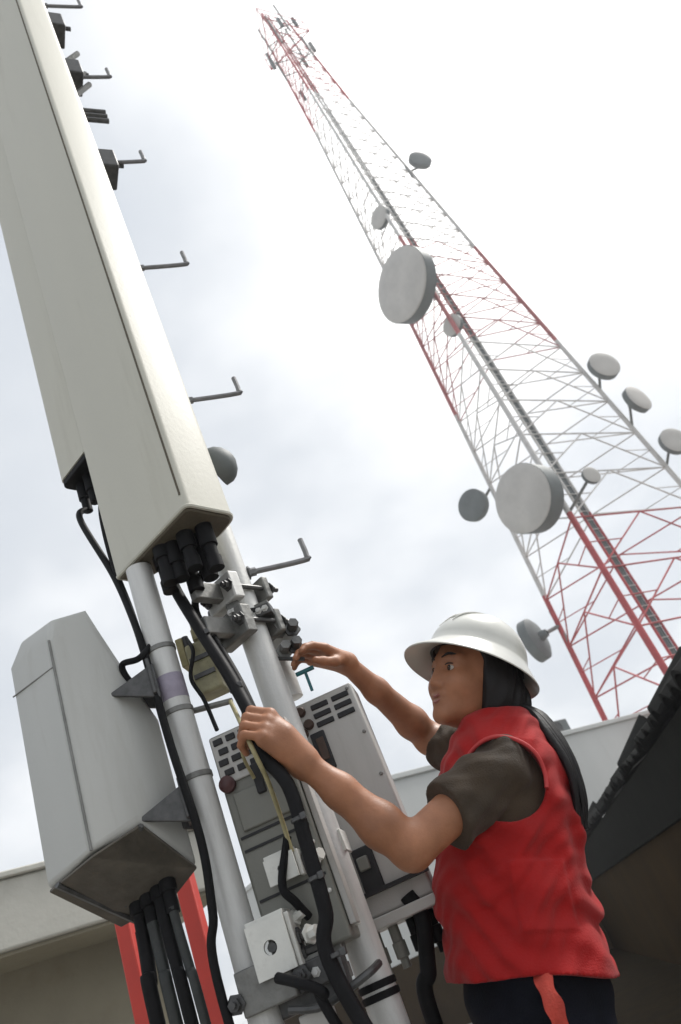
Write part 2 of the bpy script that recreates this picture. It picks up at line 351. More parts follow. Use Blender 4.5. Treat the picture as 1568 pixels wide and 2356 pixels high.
for i, z in enumerate(levels[:-1]):
    z2 = levels[i + 1]
    for k in range(3):
        a, b, c, d = leg_pt(k, z), leg_pt((k + 1) % 3, z), leg_pt(k, z2), leg_pt((k + 1) % 3, z2)
        rr = 0.031 - 0.012 * z / TH; m = band((z + z2) / 2)
        mid = (c + d) / 2
        build('brace', MB().tube([a, mid], rr, 5), m, tw); build('brace', MB().tube([b, mid], rr, 5), m, tw)
        build('girt', MB().tube([c, d], rr, 5), band(z2), tw)
        if z < 30:                                        # secondary struts inside the bay
            q1 = a * .5 + c * .5; q2 = b * .5 + d * .5; p1 = (a + mid) / 2; p2 = (b + mid) / 2
            build('strut', MB().tube([q1, p1], rr * .7, 5), m, tw); build('strut', MB().tube([q2, p2], rr * .7, 5), m, tw)
# cable ladder inside the face beside the near leg
def lad(z, s):                                            # s = sideways metres
    p = leg_pt(0, z); q = leg_pt(1, z); d = unit(q - p); inn = unit(V3(TX, TYY, z) - p)
    w_ = 0.30 * (1 - 0.6 * z / TH)
    return p + d * (0.55 * (1 - .75 * z / TH) + s * w_ / .3) + inn * 0.12
for s in (0.0, 0.42):
    for a, b, m in bands: build('ladder_rail', MB().tube([lad(a, s), lad(b, s)], 0.042, 6), m, tw)
rg = MB(); z = 0.4
while z < TH - .5: rg.tube([lad(z, 0), lad(z, .42)], 0.016, 5); z += 0.34
tag(build('ladder_rungs', rg, 'white_paint', tw), kind='stuff')
for i, s in enumerate((0.10, 0.19, 0.30)):
    fc = build('feeder_cable', MB().tube([lad(z, s) + V3(0, 0.05, 0) for z in np.linspace(0.3, TH - 4 - 6 * i, 12)], 0.034, 6), 'dish_dark', tw)
# head of the tower: platform and whips
hd = MB(); c0 = V3(TX, TYY, TH)
for k in range(3):
    p = leg_pt(k, TH - 1.6); q = leg_pt((k + 1) % 3, TH - 1.6)
    a_ = c0 + (p - V3(TX, TYY, TH - 1.6)) * 1.7 - ZUP * 1.6; b_ = c0 + (q - V3(TX, TYY, TH - 1.6)) * 1.7 - ZUP * 1.6
    hd.tube([a_, b_], .03, 5); hd.tube([a_ + ZUP * 1.0, b_ + ZUP * 1.0], .022, 5); hd.tube([a_, a_ + ZUP * 1.0], .025, 5); hd.tube([p, a_], .03, 5)
for k in range(7):
    a_ = k * 2.4; zz_ = TH - .6 - k * .75; p_ = V3(TX, TYY, zz_) + V3(math.cos(a_), math.sin(a_), 0) * 1.15
    build('head_panel', MB().box(p_, (.09, .07, .42)), 'galv_dark' if k % 2 else 'dish_dark', tw, bevel=.02)
    build('head_arm', MB().tube([V3(TX, TYY, zz_), p_], .03, 5), 'galv_dark', tw)
build('head_platform', hd, 'red_paint', tw)
for k, (dx, dy, h0, h1) in enumerate(((.5, -.6, -2.2, .6), (-.7, .2, -1.8, .5), (.7, .6, -3.0, .2), (-.3, -.9, -3.4, -.6), (.9, -.3, -4.6, -2.6), (-.9, -.1, -5.2, -3.4), (.3, .9, -6.0, -4.0))):
    build('whip_antenna', MB().tube([c0 + V3(dx, dy, h0), c0 + V3(dx, dy, h1)], .05, 6), 'galv_dark', tw)
    build('whip_arm', MB().tube([c0 + V3(0, 0, h0 + .4), c0 + V3(dx, dy, h0 + .4)], .03, 5), 'galv_dark', tw)

# ---- dishes
def dish(c, nrm, rad, depth, label, mount_to, face='dish', back='dish_dark', big=False):
    nrm = unit(nrm); c = np.asarray(c, float)
    t = thing('microwave_dish', c, label, 'dish', 'microwave dishes on the lattice tower')
    sh_ = MB(); sh_.lathe(c - nrm * depth, nrm, [(0, rad * .35), (depth * .06, rad * .75), (depth * .3, rad * .98), (depth, rad), (depth, rad * .97), (depth * .93, rad * .965)], 36)
    build('shroud', sh_, back, t)
    fc = MB(); fc.lathe(c - nrm * 0.01, nrm, [(0, rad * .985), (0.03 * rad + .01, rad * .985), (0.07 * rad + .01, rad * .9), (0.10 * rad + .01, rad * .5), (0.11 * rad + .01, rad * .02)], 36)
    cv = build('cover', fc, face, t)
    if big:
        bm = MB(); up = ZUP; side = np.cross(nrm, up)
        # faint printed mark across the cover
        for s in (-.18, .05): bm.box(c + nrm * (0.105 * rad + .012) + side * (s * rad) + up * (-.12 * rad), (rad * .05, rad * .30, 0.004), (unit(side), unit(up + side * .25), nrm))
        build('printed_mark', bm, 'galv_dark', cv)
    hb = MB(); b0 = c - nrm * depth; hb.lathe(b0 - nrm * rad * .32, nrm, [(0, rad * .16), (rad * .3, rad * .24), (rad * .33, rad * .24)], 14)
    build('hub', hb, back, t)
    ar = MB(); mp = np.asarray(mount_to, float); ar.tube([b0 - nrm * rad * .3, mp], max(.05, rad * .09), 8); ar.tube([mp - ZUP * rad * .8, mp + ZUP * rad * .8], max(.055, rad * .09), 6)
    build('mount', ar, 'galv_dark', t)
    return t
def at_depth(px, py, dpt): return CAM + dpt * ray(px, py)
NA = V3(-.76, -.65, 0)
lp = leg_at(0, 640); d0 = proj(lp)[2]
dish(at_depth(925, 655, d0 - .3), NA, 1.43, .70, 'large shrouded dish halfway up the tower, beside the red section', leg_at(0, 640))
lp = leg_at(0, 1160); d0 = proj(lp)[2]
dish(at_depth(1203, 1147, d0 - .3), V3(-.72, -.69, 0), 1.05, .85, 'large shrouded dish on the lower tower, above the hard hat', leg_at(0, 1160))
sm = [(968, 365, 1, 395, 27, V3(.25, -.6, 0), 'dark small dish high on the right leg of the tower', 'dish_dark'),
      (1392, 838, 1, 900, 37, V3(.35, -.9, 0), 'small round dish on the right tower leg, topmost of a row of three', 'dish'),
      (1470, 915, 1, 985, 36, V3(.6, -.75, 0), 'small round dish on the right tower leg, middle of a row of three', 'dish'),
      (1553, 1012, 1, 1075, 34, V3(.3, -.9, 0), 'small dish lowest of three on the right tower leg, cut by the frame', 'dish'),
      (1086, 1162, 2, 1120, 38, V3(-.55, -.75, 0), 'small grey dish on the left tower leg beside the lower large dish', 'dish_dark'),
      (1222, 1478, 2, 1440, 52, V3(-.8, .4, 0), 'grey drum dish behind the hard hat on the left tower leg', 'dish_dark'),
      (872, 500, 0, 470, 27, V3(-.7, -.7, 0), 'pale drum above the upper large dish on the tower', 'dish'),
      (1362, 1092, 0, 1180, 22, V3(.4, -.9, 0), 'tiny pale dish inside the tower, right of the lower large dish', 'dish'),
      (1040, 748, 0, 720, 26, V3(-.5, -.6, 0), 'pale drum among the red braces just below the upper large dish', 'dish')]
for px, py, k, ly, rpx, nv, lb_, fm in sm:
    lp = leg_at(k, ly); dd = proj(lp)[2]; rad = rpx * dd / F_PX
    dish(at_depth(px, py, dd - .15), nv, rad, rad * .55, lb_, lp, face=fm, back='dish_dark')

# ================================================================== near rig: two poles
P1 = V3(-0.483, 1.574, 0); P2 = V3(-0.302, 1.707, 0)
p1 = thing('mounting_pole', P1, 'left grey steel pole carrying the lower box antenna', 'pole', 'steel antenna poles')
build('pipe', MB().lathe(P1 + ZUP * 0.012, ZUP, [(0, .0295), (1.998 - .03, .0295)], 28), 'galv', p1)
build('base_plate', MB().box(P1 + ZUP * .006, (.11, .11, .006)), 'galv', p1)
for py in (1497, 1640, 1790):
    z = ZY(P1[0], P1[1], py); bd = MB().lathe(P1 + ZUP * (z - .006), ZUP, [(0, .0300), (.001, .0318), (.011, .0318), (.012, .0300)], 28)
    build('band', bd, 'galv_dark', p1)
z = ZY(P1[0], P1[1], 1585); build('tape', MB().lathe(P1 + ZUP * (z - .03), ZUP, [(0, .0297), (.001, .0302), (.055, .0302), (.056, .0297)], 28), 'purple', p1)
p2 = thing('mounting_pole', P2, 'right grey steel pole with step bolts behind the large panel antenna', 'pole', 'steel antenna poles')
build('pipe', MB().lathe(P2 + ZUP * 0.012, ZUP, [(0, .034), (5.3, .034)], 28), 'galv', p2)
build('base_plate', MB().box(P2 + ZUP * .006, (.11, .11, .006)), 'galv', p2)
for py in (1422, 2268, 2292):
    z = ZY(P2[0], P2[1], py); build('band', MB().lathe(P2 + ZUP * (z - .006), ZUP, [(0, .0345), (.001, .0375), (.012, .0375), (.013, .0345)], 28), 'rubber', p2)
a = R(24); sdv = V3(math.cos(a), math.sin(a), 0)
for i in range(6):
    z = 1.932 + i * 0.585
    b = P2 + ZUP * z; ln = .195
    pts = [b + sdv * .03, b + sdv * (ln - .012), b + sdv * ln + ZUP * .012, b + sdv * ln + ZUP * .062]
    s = MB().tube(spline(pts, 4), .0072, 8); bolt(s, b + sdv * .036, sdv, .011, .02)
    build('step_bolt', s, 'step', p2)

# ---- large panel antenna (main) and the one behind it
def rounded(poly, rads, n=5):
    res = []; L = len(poly)
    for i in range(L):
        p = np.array(poly[i]); a_ = unit(np.array(poly[i - 1]) - p); b_ = unit(np.array(poly[(i + 1) % L]) - p); r = rads[i]
        for k in range(n + 1):
            t = k / n; q0 = p + a_ * r; q1 = p + b_ * r
            res.append((1 - t) ** 2 * q0 + 2 * t * (1 - t) * p + t * t * q1)
    return res
zb = 1.998
pa = thing('panel_antenna', (-.38, 1.53, zb), 'large beige panel antenna rising out of the top left', 'antenna', 'panel antennas on the poles')
foot = rounded([(-.545, 1.592), (-.300, 1.432), (-.222, 1.552), (-.285, 1.605), (-.515, 1.648)], [.006, .016, .03, .02, .02])
up = lambda pl, z: [V3(p[0], p[1], z) for p in pl]
def scl(pl, k):
    c = np.mean(pl, axis=0); return [c + (p - c) * k for p in pl]
b_ = MB(); nF = len(foot)
rings = [(up(foot, zb)), up(foot, zb + 3.25), up(scl(foot, .92), zb + 3.29)]
vs = sum(rings, []); fs = [tuple(range(nF))[::-1], tuple(range(2 * nF, 3 * nF))] + [(r_ * nF + k, r_ * nF + (k + 1) % nF, (r_ + 1) * nF + (k + 1) % nF, (r_ + 1) * nF + k) for r_ in range(2) for k in range(nF)]
b_.add(vs, fs); body = build('radome', b_, 'radome', pa, angle=30)
cp = MB(); cp.prism(up(scl(foot, .95), zb - .012), up(scl(foot, .95), zb - .001)); ec = build('end_cap', cp, 'cap', pa, bevel=.004)
rim = MB(); ro = up(scl(foot, .985), zb - .003); rim.tube(ro + [ro[0]], .005, 6, caps=False); build('rim', rim, 'radome', pa)
seam = MB(); sp = foot[8]                         # joint line down the front corner
nrm2 = unit(V3(-.62, -.78, 0))
q = V3(foot[7][0], foot[7][1], 0); seam.tube([q + ZUP * (zb + .03), q + ZUP * (zb + 3.24)], .0028, 6); build('seam', seam, 'cap', pa)
for i, (x, y) in enumerate(((-.425, 1.575), (-.37, 1.585), (-.385, 1.545), (-.325, 1.56), (-.345, 1.525), (-.30, 1.53), (-.41, 1.54))):
    cn = MB(); cn.lathe(V3(x, y, zb - .012), -ZUP, [(0, .020), (.03 + .012 * (i % 3), .020), (.031 + .012 * (i % 3), .015), (.065 + .02 * (i % 2), .015), (.066 + .02 * (i % 2), .018), (.095 + .02 * (i % 2), .018)], 14); build('connector', cn, 'rubber', pa)
# neighbour panel behind, hung a little higher
fd = unit(V3(-.247, .168, 0)); fn_ = V3(-.168, -.247, 0) / np.linalg.norm((.168, .247)); f0 = V3(-.548, 1.6005, 0) - fn_ * .004
def corner_x(l):
    p = f0 + fd * l; return proj((p[0], p[1], ZY(p[0], p[1], 1112)))[0]
ln2 = next(l for l in np.linspace(.03, .4, 300) if corner_x(l) < 138)
f1 = f0 + fd * ln2
foot2 = rounded([(f0[0], f0[1]), (f1[0], f1[1]), tuple((f1 - fn_ * .09)[:2]), tuple((f0 - fn_ * .09)[:2])], [.004, .02, .02, .004])
zc = ZY(f1[0], f1[1], 1112)
pb = thing('panel_antenna', (-.61, 1.68, zc), 'narrow beige panel antenna tucked behind the large one, at its left', 'antenna', 'panel antennas on the poles')
build('radome', MB().prism(up(foot2, zc), up(foot2, zc + 2.6)), 'radome', pb, angle=30)
build('end_cap', MB().prism(up(scl(foot2, .96), zc - .02), up(scl(foot2, .96), zc - .001)), 'rubber', pb, bevel=.004)
cpts = [f0 + fd * ln2 * k_ - fn_ * .045 for k_ in (.78, .5, .22)]
for x, y in [(q[0], q[1]) for q in cpts]:
    build('connector', MB().lathe(V3(x, y, zc - .02), -ZUP, [(0, .017), (.05, .017), (.052, .013), (.09, .013)], 12), 'rubber', pb)

# ---- clamps holding the large panel to pole 2
def clamp(z, label, hand=1, wide=.05, lump=True):
    c = V3(P2[0], P2[1], z); t = thing('pipe_clamp', c, label, 'clamp', 'pipe clamps on the right pole')
    d = unit(V3(-.55, -.83, 0)); s = np.cross(d, ZUP)
    jw = MB(); jw.box(c + d * .052, (.016, wide, .036), (d, s, ZUP)); build('front_jaw', jw, 'galv' if lump else 'galv_dark', t, bevel=.004)
    jb = MB(); jb.box(c - d * .046, (.01, wide, .030), (d, s, ZUP)); build('rear_jaw', jb, 'galv_dark', t, bevel=.004)
    for q in (-1, 1):
        rd = MB(); rd.tube([c - d * .085 + s * (wide * .8 * q), c + d * .09 + s * (wide * .8 * q)], .006, 8); bolt(rd, c + d * .069 + s * (wide * .8 * q), d, .010, .014); bolt(rd, c - d * .057 + s * (wide * .8 * q), -d, .010, .014)
        build('stud', rd, 'bolt', t)
    if lump:
        kn = MB(); kn.lathe(c + s * hand * (wide + .012) + d * .01, s * hand, [(0, .012), (.004, .024), (.03, .024), (.036, .014)], 12); build('knob', kn, 'bolt', t)
    ar = MB(); ar.box(c + d * .105, (.04, .012, .022), (d, s, ZUP)); build('arm', ar, 'galv_dark', t, bevel=.003)
    return t
clamp(ZY(P2[0], P2[1], 1372), 'grey clamp block right under the bottom of the large panel antenna', hand=1)
clamp(ZY(P2[0], P2[1], 1448), 'lower clamp on the right pole beside the reaching hand', hand=1, wide=.052, lump=False)
for py, lab in ((388, 'dark clamp behind the large panel edge, beside the fourth step bolt from below'), (175, 'dark scissor bracket behind the large panel edge near the top left'), (66, 'topmost dark clamp showing behind the large panel edge')):
    z = ZY(P2[0], P2[1], py); c = V3(P2[0], P2[1], z); t = thing('pipe_clamp', c, lab, 'clamp', 'pipe clamps on the right pole')
    e_ = unit(V3(.85, .5, 0))
    build('jaw', MB().box(c + e_ * .045, (.04, .05, .05), (e_, np.cross(ZUP, e_), ZUP)), 'bolt', t, bevel=.006)
    build('stud', MB().tube([c + e_ * .03 + ZUP * .03, c + e_ * .12 + ZUP * .03], .009, 8), 'bolt', t)
    if py == 175:
        for q in (-.16, -.08, 0.08): build('link', MB().tube([c + e_ * .02 + ZUP * q, c + e_ * .11 + ZUP * (q + .12)], .011, 8), 'galv_dark', t)
        for q in (-.30, -.27, -.24): build('band', MB().tube([c + e_ * .0 + ZUP * q, c + e_ * .13 + ZUP * q], .010, 8), 'bolt', t)
# small dark dome behind the panel edge
z = ZY(P2[0], P2[1], 1075); c = V3(P2[0], P2[1], z) + unit(V3(.85, .5, 0)) * .07
dm = thing('dome_antenna', c, 'small dark round cap showing past the right edge of the large panel', 'antenna')
ax = unit(V3(.75, -.1, .15)); build('dome', MB().lathe(c - ax * .02, ax, [(0, .055), (.02, .056), (.035, .05), (.05, .036), (.06, .015), (.062, .002)], 24), 'dish_dark', dm)
build('stem', MB().tube([c - ax * .019, V3(P2[0], P2[1], z)], .012, 8), 'bolt', dm)
# grey stub pipe behind pole 2 plus hardware by the reaching hand
c = WY(640, 1480, 1.77); st = thing('stub_pipe', c, 'short grey stub pipe with fittings right beside the right pole, under the reaching hand', 'pipe')
t0, t1 = WY(612, 1430, 1.80), WY(668, 1610, 1.80); t1 = V3(t0[0], t0[1], t1[2])
build('pipe', MB().tube([t0, t1], .024, 20), 'galv', st)
build('collar', MB().lathe(t0 - ZUP * .075, ZUP, [(0, .024), (.002, .034), (.03, .034), (.032, .024)], 20), 'galv_dark', st)
build('cap', MB().lathe(t0, ZUP, [(0, .026), (.012, .026), (.02, .015)], 20), 'white_steel', st)
for i, (px, py) in enumerate(((640, 1455), (672, 1450), (655, 1500), (680, 1490))):
    q = WY(px, py, 1.745); build('fitting', bolt(MB(), q, unit(V3(.4, -.8, .2)), .013, .03), 'bolt' if i % 2 else 'galv_dark', st)
build('bracket', MB().box(WY(648, 1475, 1.775), (.035, .012, .03)), 'galv', st, bevel=.003)
build('link_rod', MB().tube([WY(625, 1515, 1.74), WY(700, 1516, 1.72)], .005, 8), 'bolt', st)

# ---- lower box antenna on pole 1
bot = [WY(108, 2045, 1.50), WY(210, 1962, 1.425), WY(325, 1885, 1.50), WY(458, 1988, 1.60), WY(400, 2062, 1.64), WY(278, 2128, 1.645)]
tops = [1485, 1416, 1393, 1600, 1590, 1480]
hi = [V3(p[0], p[1], ZY(p[0], p[1], t)) for p, t in zip(bot, tops)]
zc_ = np.mean([p[2] for p in bot]); ba = thing('box_antenna', (np.mean([p[0] for p in bot]), np.mean([p[1] for p in bot]), min(p[2] for p in bot)), 'grey faceted box antenna with slanted ends, lower left', 'antenna')
hs = [p - ZUP * .06 for p in hi]; cen = np.mean(hi, axis=0)
mb_ = MB(); nB = 6; t2 = [p + (cen - p) * .22 * V3(1, 1, 0) for p in hi]
mb_.add(bot + hs + t2, [tuple(range(nB))[::-1], tuple(range(2 * nB, 3 * nB))] + [(r_ * nB + k, r_ * nB + (k + 1) % nB, (r_ + 1) * nB + (k + 1) % nB, (r_ + 1) * nB + k) for r_ in range(2) for k in range(nB)])
build('housing', mb_, 'radome2', ba, bevel=.010, seg=3)
cb = np.mean(bot, axis=0); nb_ = unit(np.cross(bot[2] - bot[0], bot[4] - bot[0])); nb_ = nb_ if nb_[2] < 0 else -nb_
inn = [cb + (p - cb) * .965 for p in bot]
build('underside', MB().prism([p + nb_ * .004 for p in inn], [p + nb_ * .012 for p in inn]), 'dark_plate', ba, bevel=.002)
rib = MB(); rib.tube([(bot[0] * .75 + bot[1] * .25) + nb_ * .014, (bot[4] * .3 + bot[5] * .7) + nb_ * .014], .006, 6); rib.tube([bot[2] * .97 + cb * .03 + nb_ * .014, cb * .5 + bot[5] * .5 + nb_ * .014], .006, 6); build('rib', rib, 'bolt', ba)
pl = [cb * .25 + bot[1] * .55 + bot[0] * .2, cb * .6 + bot[2] * .4, cb * .8 + bot[4] * .2, cb * .45 + bot[5] * .35 + bot[0] * .2]; build('tan_plate', MB().prism([p + nb_ * .013 for p in pl], [p + nb_ * .018 for p in pl]), 'cap', ba)
for k, t in enumerate((.25, .45, .65, .82)):
    q = cb * .35 + (bot[5] * (1 - t) + bot[3] * t) * .65; build('connector', MB().lathe(q + nb_ * .005, unit(nb_ * .4 - ZUP), [(0, .017), (.03, .017), (.032, .013), (.07, .013)], 12), 'rubber', ba)
for a_, b2 in ((bot[1], hs[1]),):
    off_ = unit(V3(-.1, -1, 0)) * -.002
    build('seam', MB().tube([a_ + off_ + ZUP * .004, b2 + off_], .0028, 6), 'galv_dark', ba)
ts = [p * .86 + q * .14 for p, q in zip(hs, bot)]
build('top_seam', MB().tube([ts[0] + V3(-.001, -.0005, 0), ts[1] + V3(0, .001, 0)], .0018, 6), 'galv_dark', ba)
for py, nm, mm in ((1560, 'upper_bracket', 'bolt'), (1832, 'lower_bracket', 'bolt')):
    z = ZY(P1[0], P1[1], py); c = P1 + ZUP * z; d = unit(V3(-.8, -.25, 0)); s = np.cross(ZUP, d)
    br = MB(); br.prism([c + d * .025 + s * .028 + ZUP * .03, c + d * .13 + s * .03 - ZUP * .012, c + d * .025 + s * .028 - ZUP * .05], [c + d * .025 + s * .036 + ZUP * .03, c + d * .13 + s * .038 - ZUP * .012, c + d * .025 + s * .036 - ZUP * .05])
    br.prism([c + d * .025 - s * .028 + ZUP * .03, c + d * .13 - s * .03 - ZUP * .012, c + d * .025 - s * .028 - ZUP * .05], [c + d * .025 - s * .036 + ZUP * .03, c + d * .13 - s * .038 - ZUP * .012, c + d * .025 - s * .036 - ZUP * .05])
    br.box(c + d * .035, (.004, .045, .04), (d, s, ZUP)); build(nm, br, mm, ba, bevel=.002)

# ---- radio units
def unit_box(Xr, Yf, zt_, zb_, wd, dp, mat, nm, label, cat='radio unit'):
    t = thing(nm, (Xr - wd / 2, Yf + dp / 2, zb_), label, cat, 'radio units on the poles')
    build('casing', MB().box((Xr - wd / 2, Yf + dp / 2, (zt_ + zb_) / 2), (wd / 2, dp / 2, (zt_ - zb_) / 2)), mat, t, bevel=.006, seg=3)
    for k in range(6):
        build('fin', MB().box((Xr - wd / 2, Yf + dp + .012, zb_ + .06 + (zt_ - zb_ - .12) * k / 5), (wd / 2 - .012, .0115, .003)), mat, t)
    return t
BR = WY(805, 1568, 1.80); BX, BY = BR[0], 1.80; BT = BR[2]; BB = ZY(BX, BY, 2052); BW = .175
ub = unit_box(BX, BY, BT, BB, BW, .10, 'unit', 'radio_unit', 'pale grey radio unit with vent slots behind the near forearm')
def face_at(px, py, Y): p = WY(px, py, Y); return p
for r_ in range(3):
    for c_ in range(2):
        q = V3(BX - .034 - c_ * .052, BY - .001, BT - .022 - r_ * .021)
        build('vent_slot', MB().box(q, (.021, .003, .0062), (unit(V3(1, 0, 0)), V3(0, 1, 0), ZUP)), 'slot', ub, bevel=.002)
for i, (px, py) in enumerate(((693, 1640), (712, 1668), (700, 1690))):
    q = WY(px, py, BY); build('port', MB().lathe(V3(q[0], BY - .012, q[2]), V3(0, 1, 0), [(0, .009), (.004, .012), (.013, .012)], 12), 'slot_brown', ub)
q = WY(745, 1728, BY); build('recess_plate', MB().box((q[0], BY - .002, q[2]), (.017, .004, .045)), 'slot', ub, bevel=.003)
build('recess_screen', MB().box((q[0] + .002, BY - .007, q[2] + .004), (.009, .003, .026)), 'slot_brown', ub, bevel=.002)
q = WY(848, 2000, BY); build('latch_plate', MB().box((q[0], BY - .004, q[2]), (.022, .006, .045)), 'slot', ub, bevel=.003)
build('latch', MB().box((q[0] - .003, BY - .014, q[2] + .012), (.012, .006, .014)), 'unit_dark', ub, bevel=.003)
lid = MB().box((BX - BW / 2, BY - .008, BB + .045), (BW / 2 + .006, .012, .004)); build('groove_strip', lid, 'slot', ub)
build('lower_flange', MB().box((BX - BW / 2, BY + .03, BB - .012), (BW / 2 + .012, .055, .011)), 'unit', ub, bevel=.003)
build('handle', MB().tube(spline([V3(BX - .02, BY - .002, BB + .16), V3(BX - .02, BY - .03, BB + .15), V3(BX - .075, BY - .03, BB + .15), V3(BX - .075, BY - .002, BB + .16)], 5), .0045, 8), 'slot', ub)
for k in range(4):
    build('connector', MB().lathe(V3(BX - .03 - k * .04, BY + .03, BB - .023), -ZUP, [(0, .011), (.03, .011), (.031, .014), (.06, .014), (.062, .009), (.08, .009)], 12), 'unit_dark' if k in (2, 3) else 'rubber', ub)
l0, l1 = WY(788, 2045, 1.655), WY(822, 2128, 1.655); build('latch_bar', MB().tube([l0, l1], .0085, 10), 'white_steel', ub)
q = WY(770, 1945, 1.72); build('side_bracket', MB().box(q, (.026, .03, .022)), 'white_steel', ub, bevel=.002)
for i_, (dx, dz) in enumerate(((-.012, -.012), (-BW + .012, -.012), (-.012, -.12), (-.012, -.22), (-.012, -.32))):
    build('screw', MB().lathe(V3(BX + dx, BY - .004, BT + dz), V3(0, 1, 0), [(0, .003), (.002, .0042), (.005, .0042)], 10), 'galv_dark', ub)
AL = WY(478, 1700, 1.585); AX0, AY = AL[0], 1.585; AT = AL[2]; AW = .150; AB = ZY(AX0, AY, 2235)
ua = unit_box(AX0 + AW, AY, AT, AB, AW, .11, 'unit_dark', 'radio_unit', 'dark grey radio unit with checker vents between the two poles')
build('top_panel', MB().box((AX0 + AW / 2, AY - .003, AT - .055), (AW / 2 - .004, .003, .05)), 'unit', ua, bevel=.002)
for r_ in range(4):
    for c_ in range(3):
        build('vent_slot', MB().box((AX0 + .020 + c_ * .028 + (r_ % 2) * .006, AY - .007, AT - .018 - r_ * .022), (.010, .0025, .0065)), 'slot', ua, bevel=.0015)
q = WY(526, 1806, AY); build('maroon_plug', MB().lathe(V3(q[0], AY - .018, q[2]), V3(0, 1, 0), [(0, .004), (.002, .011), (.006, .0145), (.0065, .0165), (.017, .017)], 20), 'maroon', ua)
q = WY(598, 1792, AY); build('dark_catch', MB().box((q[0], AY - .008, q[2]), (.009, .008, .03)), 'slot', ua, bevel=.003)
for py in (1935, 1965, 2080):
    z = ZY(AX0, AY, py); build('groove_strip', MB().box((AX0 + AW / 2, AY - .001, z), (AW / 2 - .008, .002, .0025)), 'slot', ua)
for dz in (.13, .20, .27, .36): build('screw', MB().lathe(V3(AX0 + AW - .012, AY - .004, AT - dz), V3(0, 1, 0), [(0, .003), (.002, .0045), (.005, .0045)], 10), 'galv', ua)
build('cover_plate', MB().box((AX0 + AW / 2, AY - .004, AT - .165), (AW / 2 - .018, .004, .038)), 'unit_dark', ua, bevel=.003)
for k_ in range(3): build('lower_connector', MB().lathe(V3(AX0 + .03 + k_ * .04, AY + .03, AB), -ZUP, [(0, .011), (.03, .011), (.031, .014), (.055, .014), (.056, .009), (.075, .009)], 12), 'galv_dark', ua)
build('side_rail', MB().box((AX0 + AW + .008, AY + .03, (AT + AB) / 2), (.0065, .02, (AT - AB) / 2 - .02)), 'unit', ua, bevel=.002)

# white drilled brackets in front of the dark unit
def bracket(px, py, Y, wd, ht, label, lip):
    c = WY(px, py, Y); t = thing('drilled_bracket', c - ZUP * ht / 2, label, 'bracket', 'white drilled brackets')
    pl_ = MB(); hr = ht * .14; n_ = 20; ring = [V3(c[0] + hr * math.cos(2 * math.pi * k / n_), 0, c[2] + hr * math.sin(2 * math.pi * k / n_)) for k in range(n_)]
    al = math.atan2(ht, wd); cs = [al, math.pi - al, math.pi + al, 2 * math.pi - al]
    angs = []
    for i_ in range(4):
        q0, q1 = cs[i_], cs[(i_ + 1) % 4] + (2 * math.pi if i_ == 3 else 0); angs += [q0 + (q1 - q0) * j_ / 5 for j_ in range(5)]
    ring = [V3(c[0] + hr * math.cos(a_), 0, c[2] + hr * math.sin(a_)) for a_ in angs]
    rect = []
    for k in range(n_):
        a_ = angs[k]; m_ = max(abs(math.cos(a_)) / (wd / 2), abs(math.sin(a_)) / (ht / 2)); rect.append(V3(c[0] + math.cos(a_) / m_, 0, c[2] + math.sin(a_) / m_))
    vs = []
    for y in (Y - .004, Y + .004):
        for p in ring + rect: vs.append(V3(p[0], y, p[2]))
    fs = []
    for k in range(n_):
        j = (k + 1) % n_; o2 = 2 * n_
        fs += [(k, j, n_ + j, n_ + k), (o2 + k, o2 + n_ + k, o2 + n_ + j, o2 + j), (k, o2 + k, o2 + j, j), (n_ + k, n_ + j, o2 + n_ + j, o2 + n_ + k)]
    pl_.add(vs, fs); build('plate', pl_, 'white_steel', t, smooth=False)
    fl = MB().box((c[0] + wd / 2 + .004, Y + lip / 2 + .006, c[2]), (.004, lip / 2, ht / 2)); build('flange', fl, 'white_steel', t, bevel=.001)
    fl = MB().box((c[0], Y + lip / 2 + .006, c[2] + ht / 2 + .004), (wd / 2, lip / 2, .004)); build('top_flange', fl, 'white_steel', t, bevel=.001)
    bb = MB(); bolt(bb, c + V3(wd / 2 + .008, .03, 0), V3(1, 0, 0), .010, .026); bolt(bb, c + V3(wd / 2 + .008, .03, -ht * .3), V3(1, 0, 0), .008, .03); build('bolt', bb, 'bolt', t)
    wbm = MB(); bolt(wbm, c + V3(wd / 2 + .008, .045, ht * .36), unit(V3(1, -.4, .2)), .009, .022); bolt(wbm, c + V3(wd / 2 + .03, .02, -ht * .05), unit(V3(1, -.6, 0)), .011, .022); build('pale_bolt', wbm, 'white_steel', t)
    build('back_stud', MB().lathe(V3(c[0], Y + .006, c[2]), V3(0, 1, 0), [(0, hr * .7), (.03, hr * .7)], 8), 'bolt', t)
bracket(648, 1998, 1.555, .058, .046, 'smaller white drilled bracket on the dark radio unit', .05)
bracket(624, 2180, 1.52, .072, .088, 'larger white drilled plate at the foot of the dark radio unit', .075)
